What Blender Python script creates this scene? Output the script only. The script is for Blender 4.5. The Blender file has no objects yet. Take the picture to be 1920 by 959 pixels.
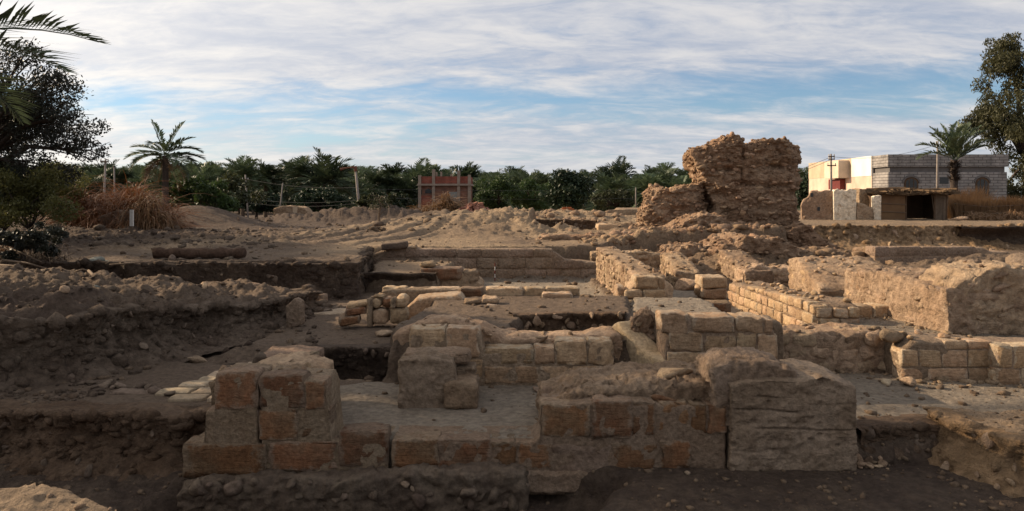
import bpy, bmesh, math, random
import numpy as np
from mathutils import Vector, Matrix, Quaternion

# ------------------------------------------------------------------ camera, sky, sun, exposure
sc = bpy.context.scene
C = sc.collection
F, HY, EYE = 1400.0, 370.0, 2.0          # focal length in photo pixels, horizon row, eye height above the dig floor

cd = bpy.data.cameras.new('camera')
cam = bpy.data.objects.new('camera', cd)
C.objects.link(cam)
cam.location = (0, 0, EYE)
cam.rotation_euler = (math.radians(90), 0, 0)
cd.sensor_width = 36.0
cd.lens = 36.0 * F / 1920.0
cd.shift_y = -(479.5 - HY) / 1920.0
cd.clip_start = 0.05
cd.clip_end = 6000
sc.camera = cam

SUN_EL = math.radians(24)
SUN_AZ = math.atan2(-0.93, 0.37)          # from +Y towards +X
SUN = Vector((math.sin(SUN_AZ) * math.cos(SUN_EL), math.cos(SUN_AZ) * math.cos(SUN_EL), math.sin(SUN_EL)))

world = bpy.data.worlds.new('World')
sc.world = world
world.use_nodes = True
def build_sky():
    nt = world.node_tree
    N, L = nt.nodes, nt.links
    N.clear()
    out = N.new('ShaderNodeOutputWorld')
    tc = N.new('ShaderNodeTexCoord')
    sky = N.new('ShaderNodeTexSky')
    sky.sky_type = 'NISHITA'
    sky.sun_disc = False
    sky.sun_elevation = SUN_EL
    sky.sun_rotation = SUN_AZ
    sky.air_density = 1.0
    sky.dust_density = 0.2
    sky.ozone_density = 4.0
    bg = N.new('ShaderNodeBackground')
    bg.inputs['Strength'].default_value = 0.08
    L.new(sky.outputs[0], bg.inputs[0])
    sep = N.new('ShaderNodeSeparateXYZ')
    L.new(tc.outputs['Generated'], sep.inputs[0])
    def math_(op, a, b=None, c=None):
        n = N.new('ShaderNodeMath'); n.operation = op
        for i, v in enumerate((a, b, c)):
            if v is None: continue
            if isinstance(v, (int, float)): n.inputs[i].default_value = v
            else: L.new(v, n.inputs[i])
        return n.outputs[0]
    def ramp(v, a, b):
        n = N.new('ShaderNodeMapRange'); n.interpolation_type = 'SMOOTHSTEP'
        L.new(v, n.inputs[0]); n.inputs[1].default_value = a; n.inputs[2].default_value = b
        return n.outputs[0]
    zc = math_('ADD', math_('MAXIMUM', sep.outputs[2], 0.0), 0.20)
    u = math_('DIVIDE', sep.outputs[0], zc)
    v = math_('DIVIDE', sep.outputs[1], zc)
    comb = N.new('ShaderNodeCombineXYZ')
    L.new(u, comb.inputs[0]); L.new(v, comb.inputs[1])
    def noise(scale, loc, rot, detail, rough, dist=0.0, sx=1.0, sy=1.0):
        m = N.new('ShaderNodeMapping'); m.vector_type = 'POINT'
        m.inputs['Location'].default_value = (loc[0], loc[1], 0)
        m.inputs['Rotation'].default_value = (0, 0, rot)
        m.inputs['Scale'].default_value = (sx, sy, 1)
        L.new(comb.outputs[0], m.inputs[0])
        t = N.new('ShaderNodeTexNoise')
        t.inputs['Scale'].default_value = scale
        t.inputs['Detail'].default_value = detail
        t.inputs['Roughness'].default_value = rough
        t.inputs['Distortion'].default_value = dist
        L.new(m.outputs[0], t.inputs['Vector'])
        return t.outputs['Fac']
    big = noise(0.85, SKY_BIG, 0.20, 3, 0.5, 0.5, 0.6, 1.3)
    wisp = noise(3.0, (2.2, 7.7), 0.45, 9, 0.62, 0.6, 0.65, 1.35)
    fine = noise(11.0, (9.1, 3.3), -0.35, 7, 0.65, 0.6, 0.7, 1.3)
    dz = math_('DIVIDE', math_('SUBTRACT', sep.outputs[2], 0.120), 0.034)
    gap = math_('POWER', 2.718, math_('MULTIPLY', math_('MULTIPLY', dz, dz), -1.0))
    high = ramp(sep.outputs[2], 0.13, 0.20)             # the sheet closes overhead
    cover = math_('ADD', math_('MULTIPLY', big, 0.95), math_('MULTIPLY', wisp, 0.62))
    cover = math_('ADD', cover, math_('MULTIPLY', fine, 0.22))
    cover = math_('ADD', cover, math_('MULTIPLY', high, 0.22))
    cover = math_('SUBTRACT', cover, math_('MULTIPLY', gap, 0.21))
    cover = ramp(cover, SKY_T[0], SKY_T[1])
    lowband = ramp(sep.outputs[2], 0.075, 0.02)         # pale air low over the land
    cover = math_('MAXIMUM', cover, math_('MULTIPLY', lowband, 0.70))
    # sunlit and self shaded cloud
    dot = N.new('ShaderNodeVectorMath'); dot.operation = 'DOT_PRODUCT'
    L.new(tc.outputs['Generated'], dot.inputs[0]); dot.inputs[1].default_value = SUN
    glow = math_('POWER', math_('MAXIMUM', dot.outputs['Value'], 0.0), 4.0)
    thick = ramp(math_('ADD', math_('MULTIPLY', wisp, 0.7), math_('MULTIPLY', fine, 0.3)), 0.34, 0.68)
    mixc = N.new('ShaderNodeMix'); mixc.data_type = 'RGBA'
    L.new(thick, mixc.inputs['Factor'])
    mixc.inputs['A'].default_value = (0.315, 0.345, 0.415, 1)
    mixc.inputs['B'].default_value = (0.53, 0.515, 0.51, 1)
    mixg = N.new('ShaderNodeMix'); mixg.data_type = 'RGBA'; mixg.blend_type = 'ADD'
    L.new(math_('MULTIPLY', glow, 1.0), mixg.inputs['Factor'])
    L.new(mixc.outputs['Result'], mixg.inputs['A'])
    mixg.inputs['B'].default_value = (0.72, 0.62, 0.46, 1)
    cb = N.new('ShaderNodeBackground')
    L.new(mixg.outputs['Result'], cb.inputs[0]); cb.inputs[1].default_value = 1.0
    mx = N.new('ShaderNodeMixShader')
    L.new(math_('MULTIPLY', cover, 0.93), mx.inputs[0]); L.new(bg.outputs[0], mx.inputs[1]); L.new(cb.outputs[0], mx.inputs[2])
    L.new(mx.outputs[0], out.inputs[0])
SKY_BIG = (3.1, 1.2)
SKY_T = (0.56, 0.95)
build_sky()

sd = bpy.data.lights.new('sun', 'SUN')
sun = bpy.data.objects.new('sun', sd)
C.objects.link(sun)
sd.energy = 5.0
sd.angle = math.radians(0.6)
sd.color = (1.0, 0.79, 0.55)
sun.rotation_euler = SUN.to_track_quat('Z', 'Y').to_euler()

sc.view_settings.view_transform = 'Standard'
sc.view_settings.look = 'None'
sc.view_settings.exposure = 0.55
sc.view_settings.gamma = 1.0
sc.cycles.max_bounces = 5
sc.cycles.diffuse_bounces = 3
sc.cycles.transparent_max_bounces = 4

# ------------------------------------------------------------------ helpers
rng = random.Random(7)
nr = np.random.default_rng(11)
PI = math.pi

def W(px, py, d):
    return Vector(((px - 960) / F * d, d, EYE - (py - HY) / F * d))
def X(px, d): return (px - 960) / F * d
def Z(py, d): return EYE - (py - HY) / F * d

def hash3(ix, iy, iz, seed):
    n = (ix.astype(np.int64) * 374761393 + iy.astype(np.int64) * 668265263 + iz.astype(np.int64) * 2147483647 + seed * 1274126177) & 0xffffffff
    n = ((n ^ (n >> 13)) * 1274126177) & 0xffffffff
    n = ((n ^ (n >> 16)) * 2246822519) & 0xffffffff
    return ((n ^ (n >> 15)) & 0xffffff) / float(0xffffff)
def noise3(x, y, z, seed=0):
    xi, yi, zi = np.floor(x), np.floor(y), np.floor(z)
    fx, fy, fz = x - xi, y - yi, z - zi
    fx = fx * fx * (3 - 2 * fx); fy = fy * fy * (3 - 2 * fy); fz = fz * fz * (3 - 2 * fz)
    r = 0
    for dx in (0, 1):
        for dy in (0, 1):
            for dz in (0, 1):
                w = (fx if dx else 1 - fx) * (fy if dy else 1 - fy) * (fz if dz else 1 - fz)
                r = r + w * hash3(xi + dx, yi + dy, zi + dz, seed)
    return r * 2 - 1
_zero = np.zeros(1)
def noise2(x, y, seed=0):
    xi, yi = np.floor(x), np.floor(y)
    fx, fy = x - xi, y - yi
    fx = fx * fx * (3 - 2 * fx); fy = fy * fy * (3 - 2 * fy)
    z = np.zeros_like(xi)
    a = hash3(xi, yi, z, seed); b = hash3(xi + 1, yi, z, seed)
    c = hash3(xi, yi + 1, z, seed); d = hash3(xi + 1, yi + 1, z, seed)
    return ((a * (1 - fx) + b * fx) * (1 - fy) + (c * (1 - fx) + d * fx) * fy) * 2 - 1
def fbm2(x, y, seed, octv=4, rough=0.5):
    r, a, s = 0, 1.0, 0
    for o in range(octv):
        r = r + a * noise2(x * 2 ** o + 17.3 * o, y * 2 ** o - 9.1 * o, seed + o); s += a; a *= rough
    return r / s
def fbm3(p, seed, octv=3, rough=0.5):
    r, a, s = 0, 1.0, 0
    for o in range(octv):
        k = 2.0 ** o
        r = r + a * noise3(p[:, 0] * k + 3.1 * o, p[:, 1] * k + 7.7 * o, p[:, 2] * k - 5.3 * o, seed + o); s += a; a *= rough
    return r / s
def smooth(a, b, v):
    t = np.clip((v - a) / (b - a), 0, 1)
    return t * t * (3 - 2 * t)

def mesh_np(name, V, Fq, smooth_shade=True, m=None):
    """mesh from numpy verts and an (n,k) face array or a list of faces"""
    me = bpy.data.meshes.new(name)
    if isinstance(Fq, np.ndarray):
        n, k = Fq.shape
        me.vertices.add(len(V)); me.vertices.foreach_set('co', np.asarray(V, dtype=np.float32).ravel())
        me.loops.add(n * k); me.loops.foreach_set('vertex_index', Fq.astype(np.int32).ravel())
        me.polygons.add(n)
        me.polygons.foreach_set('loop_start', np.arange(0, n * k, k, dtype=np.int32))
        me.polygons.foreach_set('loop_total', np.full(n, k, dtype=np.int32))
        me.update(calc_edges=True)
    else:
        me.from_pydata([tuple(v) for v in V], [], Fq); me.update()
    if smooth_shade:
        me.polygons.foreach_set('use_smooth', np.ones(len(me.polygons), dtype=bool))
    if m is not None: me.materials.append(m)
    return me
def link(name, me, parent=None, loc=(0, 0, 0), rot=(0, 0, 0), scale=None):
    o = bpy.data.objects.new(name, me)
    C.objects.link(o)
    o.location = loc; o.rotation_euler = rot
    if scale is not None: o.scale = scale
    if parent is not None: o.parent = parent
    return o
def tag(o, label, cat, group=None, kind=None):
    if label: o['label'] = label
    if cat: o['category'] = cat
    if group: o['group'] = group
    if kind: o['kind'] = kind
    return o
def thing(name, label, cat, loc=(0, 0, 0), rotz=0.0, group=None):
    o = bpy.data.objects.new(name, None)
    C.objects.link(o)
    o.empty_display_size = 0.1
    o.location = loc; o.rotation_euler = (0, 0, rotz)
    return tag(o, label, cat, group)
def structure(o):
    o['kind'] = 'structure'; return o

class MB:
    """collects simple shapes into one mesh"""
    def __init__(s): s.v = []; s.f = []
    def quad(s, a, b, c, d):
        i = len(s.v); s.v += [a, b, c, d]; s.f.append((i, i + 1, i + 2, i + 3)); return s
    def tri(s, a, b, c):
        i = len(s.v); s.v += [a, b, c]; s.f.append((i, i + 1, i + 2)); return s
    def box(s, x0, x1, y0, y1, z0, z1):
        i = len(s.v)
        s.v += [(x, y, z) for z in (z0, z1) for x, y in ((x0, y0), (x1, y0), (x1, y1), (x0, y1))]
        s.f += [tuple(i + k for k in q) for q in ((3, 2, 1, 0), (4, 5, 6, 7), (0, 1, 5, 4), (1, 2, 6, 5), (2, 3, 7, 6), (3, 0, 4, 7))]
        return s
    def tube(s, pts, radii, n=6, cap=True):
        pts = [Vector(p) for p in pts]
        base = len(s.v)
        for k, p in enumerate(pts):
            t = (pts[min(k + 1, len(pts) - 1)] - pts[max(k - 1, 0)]).normalized()
            a = t.orthogonal().normalized() if abs(t.z) < 0.95 else Vector((1, 0, 0)).cross(t).normalized()
            b = t.cross(a)
            for j in range(n):
                an = 2 * PI * j / n
                s.v.append(tuple(p + (a * math.cos(an) + b * math.sin(an)) * radii[k]))
        for k in range(len(pts) - 1):
            for j in range(n):
                q = base + k * n
                s.f.append((q + j, q + (j + 1) % n, q + n + (j + 1) % n, q + n + j))
        if cap:
            s.f.append(tuple(base + j for j in reversed(range(n))))
            s.f.append(tuple(base + (len(pts) - 1) * n + j for j in range(n)))
        return s
    def prism(s, outline, y0, y1):
        """outline in (x,z), extruded in y"""
        i = len(s.v); n = len(outline)
        s.v += [(x, y0, z) for x, z in outline] + [(x, y1, z) for x, z in outline]
        s.f.append(tuple(i + k for k in range(n))); s.f.append(tuple(i + n + k for k in reversed(range(n))))
        for k in range(n):
            s.f.append((i + (k + 1) % n, i + k, i + n + k, i + n + (k + 1) % n))
        return s
    def build(s, name, m, parent=None, loc=(0, 0, 0), rot=(0, 0, 0), smooth_shade=False):
        me = mesh_np(name, s.v, s.f, smooth_shade, m)
        return link(name, me, parent, loc, rot)

# ------------------------------------------------------------------ materials
def new_mat(name):
    m = bpy.data.materials.new(name); m.use_nodes = True
    nt = m.node_tree
    b = nt.nodes['Principled BSDF']
    b.inputs['Specular IOR Level'].default_value = 0.15
    b.inputs['Roughness'].default_value = 0.95
    return m, nt, b
def stone_mat(name, c0, c1, c2, scale=2.2, grain=22.0, bump=0.5, bed=0.0, rand=0.25, stain=0.5, dist=0.02, attr=None, pits=0.0, edge=None, edge_w=0.13):
    """earthy stone: three mixed colours, grain, bedding lines, relief"""
    m, nt, b = new_mat(name)
    N, L = nt.nodes, nt.links
    geo = N.new('ShaderNodeNewGeometry')
    oi = N.new('ShaderNodeObjectInfo')
    pos = geo.outputs['Position']
    def noise(scale, detail, rough, vec=pos, dist=0.0):
        t = N.new('ShaderNodeTexNoise')
        t.inputs['Scale'].default_value = scale; t.inputs['Detail'].default_value = detail
        t.inputs['Roughness'].default_value = rough; t.inputs['Distortion'].default_value = dist
        L.new(vec, t.inputs['Vector']); return t.outputs['Fac']
    def mrange(v, a, bb, c=0.0, d=1.0):
        n = N.new('ShaderNodeMapRange'); n.interpolation_type = 'SMOOTHSTEP'
        L.new(v, n.inputs[0]); n.inputs[1].default_value = a; n.inputs[2].default_value = bb
        n.inputs[3].default_value = c; n.inputs[4].default_value = d
        return n.outputs[0]
    def mix(f, a, bb, bt='MIX'):
        n = N.new('ShaderNodeMix'); n.data_type = 'RGBA'; n.blend_type = bt
        if isinstance(f, float): n.inputs['Factor'].default_value = f
        else: L.new(f, n.inputs['Factor'])
        for k, v in (('A', a), ('B', bb)):
            if isinstance(v, tuple): n.inputs[k].default_value = v + (1,)
            else: L.new(v, n.inputs[k])
        return n.outputs['Result']
    big = noise(scale, 4, 0.6)
    med = noise(scale * 3.7, 5, 0.65)
    fine = noise(grain, 6, 0.7)
    if attr:
        at = N.new('ShaderNodeAttribute'); at.attribute_name = attr
        col = mix(mrange(med, 0.40, 0.66, 0.0, 0.30), at.outputs['Color'], c2)
        col = mix(mrange(big, 0.35, 0.65, 0.0, 0.18), col, c0)
    else:
        col = mix(mrange(big, 0.36, 0.64), c0, c1)
        col = mix(mrange(med, 0.50, 0.70, 0.0, stain), col, c2)
    if edge:      # mortar wash left on the borders of each block
        tcn = N.new('ShaderNodeTexCoord'); sp = N.new('ShaderNodeSeparateXYZ'); L.new(tcn.outputs['Generated'], sp.inputs[0])
        def mth(op, a, bb):
            n = N.new('ShaderNodeMath'); n.operation = op
            for i, v in enumerate((a, bb)):
                if isinstance(v, (int, float)): n.inputs[i].default_value = v
                else: L.new(v, n.inputs[i])
            return n.outputs[0]
        ex = mth('MINIMUM', sp.outputs[0], mth('SUBTRACT', 1.0, sp.outputs[0])); ez = mth('MINIMUM', sp.outputs[2], mth('SUBTRACT', 1.0, sp.outputs[2]))
        e = mth('ADD', mth('MINIMUM', ex, ez), mth('MULTIPLY', mth('SUBTRACT', med, 0.5), 0.55))
        col = mix(mrange(e, edge_w, edge_w * 0.35, 0.0, 0.85), col, edge)
    val = mrange(fine, 0.25, 0.78, 0.66, 1.34)
    v3 = N.new('ShaderNodeCombineColor'); [L.new(val, v3.inputs[i]) for i in range(3)]
    col = mix(1.0, col, v3.outputs[0], 'MULTIPLY')
    if rand:
        h = N.new('ShaderNodeHueSaturation')
        h.inputs['Saturation'].default_value = 1.0
        L.new(mrange(oi.outputs['Random'], 0, 1, 1 - rand, 1 + rand), h.inputs['Value'])
        wn = N.new('ShaderNodeTexWhiteNoise'); wn.noise_dimensions = '1D'; L.new(oi.outputs['Random'], wn.inputs['W'])
        L.new(mrange(wn.outputs['Value'], 0, 1, 0.495, 0.505), h.inputs['Hue'])
        L.new(col, h.inputs['Color']); col = h.outputs[0]
    L.new(col, b.inputs['Base Color'])
    # relief
    def add(a, bb, k):
        n = N.new('ShaderNodeMath'); n.operation = 'MULTIPLY_ADD'
        L.new(bb, n.inputs[0]); n.inputs[1].default_value = k; L.new(a, n.inputs[2]); return n.outputs[0]
    hgt = add(fine, med, 1.1)
    f2 = noise(grain * 3.3, 4, 0.7)
    hgt = add(hgt, f2, 0.45)
    if bed:
        mp = N.new('ShaderNodeMapping'); mp.inputs['Scale'].default_value = (1.0, 1.0, 9.0)
        L.new(pos, mp.inputs[0])
        hgt = add(hgt, noise(5.0, 5, 0.6, mp.outputs[0], 0.3), bed)
    if pits:
        vo = N.new('ShaderNodeTexVoronoi'); vo.inputs['Scale'].default_value = grain * 0.5
        L.new(pos, vo.inputs['Vector'])
        hgt = add(hgt, mrange(vo.outputs['Distance'], 0.0, 0.5), pits)
    bp = N.new('ShaderNodeBump'); bp.inputs['Strength'].default_value = bump; bp.inputs['Distance'].default_value = dist
    L.new(hgt, bp.inputs['Height']); L.new(bp.outputs[0], b.inputs['Normal'])
    return m
def plain_mat(name, c, rough=0.8, var=0.25, scale=3.0, bump=0.0, spec=0.2, rand=0.0, c2=None):
    m, nt, b = new_mat(name)
    N, L = nt.nodes, nt.links
    b.inputs['Roughness'].default_value = rough; b.inputs['Specular IOR Level'].default_value = spec
    geo = N.new('ShaderNodeNewGeometry')
    t = N.new('ShaderNodeTexNoise'); t.inputs['Scale'].default_value = scale; t.inputs['Detail'].default_value = 6
    t.inputs['Roughness'].default_value = 0.65
    L.new(geo.outputs['Position'], t.inputs['Vector'])
    n = N.new('ShaderNodeMix'); n.data_type = 'RGBA'
    r = N.new('ShaderNodeMapRange'); L.new(t.outputs['Fac'], r.inputs[0]); r.inputs[1].default_value = 0.3; r.inputs[2].default_value = 0.7
    L.new(r.outputs[0], n.inputs['Factor'])
    d = c2 if c2 else tuple(x * (1 - var) for x in c)
    n.inputs['A'].default_value = tuple(d) + (1,); n.inputs['B'].default_value = tuple(min(1, x * (1 + (0 if c2 else var * 0.5))) for x in c) + (1,)
    col = n.outputs['Result']
    if rand:
        oi = N.new('ShaderNodeObjectInfo'); h = N.new('ShaderNodeHueSaturation')
        r2 = N.new('ShaderNodeMapRange'); L.new(oi.outputs['Random'], r2.inputs[0]); r2.inputs[3].default_value = 1 - rand; r2.inputs[4].default_value = 1 + rand
        L.new(r2.outputs[0], h.inputs['Value']); L.new(col, h.inputs['Color']); col = h.outputs[0]
    L.new(col, b.inputs['Base Color'])
    if bump:
        bp = N.new('ShaderNodeBump'); bp.inputs['Strength'].default_value = bump; bp.inputs['Distance'].default_value = 0.03
        t2 = N.new('ShaderNodeTexNoise'); t2.inputs['Scale'].default_value = scale * 6; t2.inputs['Detail'].default_value = 5
        L.new(geo.outputs['Position'], t2.inputs['Vector'])
        L.new(t2.outputs['Fac'], bp.inputs['Height']); L.new(bp.outputs[0], b.inputs['Normal'])
    return m
def leaf_mat(name, c, c2, trans=0.25, scale=1.2, rough=0.55, rand=0.15):
    m = plain_mat(name, c, rough, 0.3, scale, 0.0, 0.3, rand, c2)
    nt = m.node_tree; N, L = nt.nodes, nt.links
    b = N['Principled BSDF']; out = N['Material Output']
    col = b.inputs['Base Color'].links[0].from_socket
    tr = N.new('ShaderNodeBsdfTranslucent'); L.new(col, tr.inputs[0])
    mx = N.new('ShaderNodeMixShader'); mx.inputs[0].default_value = trans
    L.new(b.outputs[0], mx.inputs[1]); L.new(tr.outputs[0], mx.inputs[2]); L.new(mx.outputs[0], out.inputs[0])
    return m
def brick_mat(name, c1, c2, mortar, bw, bh, bump=0.6):
    m, nt, b = new_mat(name)
    N, L = nt.nodes, nt.links
    tc = N.new('ShaderNodeTexCoord')
    sep = N.new('ShaderNodeSeparateXYZ'); L.new(tc.outputs['Object'], sep.inputs[0])
    ad = N.new('ShaderNodeMath'); ad.operation = 'ADD'; L.new(sep.outputs[0], ad.inputs[0]); L.new(sep.outputs[1], ad.inputs[1])
    cb = N.new('ShaderNodeCombineXYZ'); L.new(ad.outputs[0], cb.inputs[0]); L.new(sep.outputs[2], cb.inputs[1])
    wob = N.new('ShaderNodeTexNoise'); wob.inputs['Scale'].default_value = 2.5; L.new(tc.outputs['Object'], wob.inputs['Vector'])
    vm = N.new('ShaderNodeVectorMath'); vm.operation = 'MULTIPLY_ADD'; L.new(wob.outputs['Color'], vm.inputs[0]); vm.inputs[1].default_value = (.10, .06, 0); L.new(cb.outputs[0], vm.inputs[2])
    br = N.new('ShaderNodeTexBrick'); L.new(vm.outputs[0], br.inputs['Vector'])
    br.inputs['Color1'].default_value = c1 + (1,); br.inputs['Color2'].default_value = c2 + (1,); br.inputs['Mortar'].default_value = mortar + (1,)
    br.inputs['Scale'].default_value = 1.0; br.inputs['Brick Width'].default_value = bw; br.inputs['Row Height'].default_value = bh
    br.inputs['Mortar Size'].default_value = bh * 0.10; br.inputs['Bias'].default_value = -0.2
    t = N.new('ShaderNodeTexNoise'); t.inputs['Scale'].default_value = 1.3; t.inputs['Detail'].default_value = 6
    L.new(tc.outputs['Object'], t.inputs['Vector'])
    r = N.new('ShaderNodeMapRange'); L.new(t.outputs['Fac'], r.inputs[0]); r.inputs[1].default_value = 0.3; r.inputs[2].default_value = 0.7; r.inputs[3].default_value = 0.6; r.inputs[4].default_value = 1.15
    h = N.new('ShaderNodeHueSaturation'); L.new(br.outputs['Color'], h.inputs['Color']); L.new(r.outputs[0], h.inputs['Value'])
    L.new(h.outputs[0], b.inputs['Base Color'])
    bp = N.new('ShaderNodeBump'); bp.inputs['Strength'].default_value = bump; bp.inputs['Distance'].default_value = 0.02; bp.invert = True
    L.new(br.outputs['Fac'], bp.inputs['Height']); L.new(bp.outputs[0], b.inputs['Normal'])
    return m

M = {}
M['soil'] = stone_mat('soil', (0.045, 0.030, 0.022), (0.2, 0.15, 0.11), (0.20, 0.145, 0.10), 0.9, 17, 1.0, 0, 0.0, 0.3, 0.06, attr='soil')
M['ashlar'] = stone_mat('tan_limestone', (0.335, 0.216, 0.126), (0.405, 0.276, 0.168), (0.25, 0.150, 0.080), 2.6, 30, 0.8, 0.9, 0.16, 0.55, 0.022, edge=(0.40, 0.305, 0.21), edge_w=0.07)
M['warm'] = stone_mat('russet_sandstone', (0.200, 0.096, 0.047), (0.178, 0.106, 0.060), (0.118, 0.054, 0.027), 3.4, 34, 0.9, 0.9, 0.20, 0.7, 0.022, edge=(0.23, 0.165, 0.112), edge_w=0.15)
M['plaster'] = stone_mat('old_lime_plaster', (0.225, 0.155, 0.105), (0.285, 0.205, 0.146), (0.145, 0.095, 0.062), 2.0, 24, 1.0, 0.25, 0.08, 0.7, 0.03, pits=0.6)
M['mortar'] = stone_mat('pale_mortar', (0.235, 0.162, 0.104), (0.28, 0.202, 0.136), (0.165, 0.108, 0.068), 4.0, 34, 1.0, 0, 0.1, 0.5, 0.025, pits=0.4)
M['rubble'] = stone_mat('weathered_rubble', (0.30, 0.200, 0.124), (0.38, 0.268, 0.175), (0.19, 0.122, 0.076), 1.8, 20, 1.0, 0.3, 0.28, 0.7, 0.04)
M['ruin'] = stone_mat('ruin_core', (0.315, 0.192, 0.116), (0.39, 0.262, 0.170), (0.19, 0.113, 0.070), 1.1, 10, 1.0, 0.9, 0.0, 0.8, 0.09, pits=0.6)
M['ruinstone'] = stone_mat('ruin_stone', (0.325, 0.200, 0.120), (0.41, 0.278, 0.180), (0.20, 0.120, 0.076), 1.5, 13, 1.0, 0.4, 0.30, 0.7, 0.05)
M['darkstone'] = stone_mat('brown_fieldstone', (0.12, 0.085, 0.062), (0.16, 0.118, 0.085), (0.075, 0.053, 0.04), 2.6, 22, 0.8, 0, 0.25, 0.5, 0.02)
M['crumb'] = stone_mat('soil_crumb', (0.105, 0.070, 0.046), (0.165, 0.115, 0.075), (0.07, 0.048, 0.035), 3.5, 22, 0.8, 0, 0.0, 0.6, 0.02)
M['greystone'] = stone_mat('grey_stone', (0.12, 0.12, 0.10), (0.16, 0.16, 0.135), (0.085, 0.085, 0.07), 2.6, 22, 0.5, 0, 0.15, 0.5, 0.015)
M['mud'] = stone_mat('mud_wall', (0.31, 0.208, 0.132), (0.38, 0.270, 0.182), (0.20, 0.130, 0.082), 1.4, 12, 1.0, 0.2, 0.1, 0.6, 0.05, pits=0.5)
M['floor'] = stone_mat('paving_stone', (0.28, 0.21, 0.140), (0.33, 0.255, 0.175), (0.21, 0.15, 0.098), 3.0, 26, 0.6, 0, 0.16, 0.5, 0.015)
M['earthdark_shade'] = stone_mat('dark_earth_and_shade', (0.078, 0.054, 0.039), (0.125, 0.089, 0.063), (0.055, 0.038, 0.027), 2.2, 16, 1.0, 0.5, 0.0, 0.7, 0.06, pits=0.6)  # dark soil tone that also paints the shade of the cuts
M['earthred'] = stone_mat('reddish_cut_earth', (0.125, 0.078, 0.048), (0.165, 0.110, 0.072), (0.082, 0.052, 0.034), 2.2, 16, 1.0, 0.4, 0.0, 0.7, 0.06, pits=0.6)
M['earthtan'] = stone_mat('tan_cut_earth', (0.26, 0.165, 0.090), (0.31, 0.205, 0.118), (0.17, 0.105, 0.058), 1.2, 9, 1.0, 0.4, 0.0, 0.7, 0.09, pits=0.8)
M['earthmid'] = stone_mat('brown_cut_earth', (0.125, 0.088, 0.062), (0.180, 0.132, 0.095), (0.080, 0.056, 0.040), 2.2, 16, 1.0, 0.4, 0.0, 0.7, 0.06, pits=0.6)

# ------------------------------------------------------------------ the ground: one sheet of terrain with the dig cut into it
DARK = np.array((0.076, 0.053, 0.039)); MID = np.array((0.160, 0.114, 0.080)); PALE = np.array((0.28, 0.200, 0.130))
LIME = np.array((0.305, 0.250, 0.190)); RED = np.array((0.150, 0.088, 0.052)); SAND = np.array((0.35, 0.250, 0.158))
def inside_dist(px, py, poly):
    """signed distance to a polygon, positive inside"""
    d = np.full(px.shape, 1e9); ins = np.zeros(px.shape, bool)
    n = len(poly)
    for i in range(n):
        ax, ay = poly[i]; bx, by = poly[(i + 1) % n]
        ex, ey = bx - ax, by - ay
        t = np.clip(((px - ax) * ex + (py - ay) * ey) / (ex * ex + ey * ey + 1e-12), 0, 1)
        d = np.minimum(d, (px - ax - t * ex) ** 2 + (py - ay - t * ey) ** 2)
        c = ((ay > py) != (by > py)) & (px < ex * (py - ay) / (ey + 1e-12 if abs(ey) < 1e-12 else ey) + ax)
        ins ^= c
    d = np.sqrt(d)
    return np.where(ins, d, -d)
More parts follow.
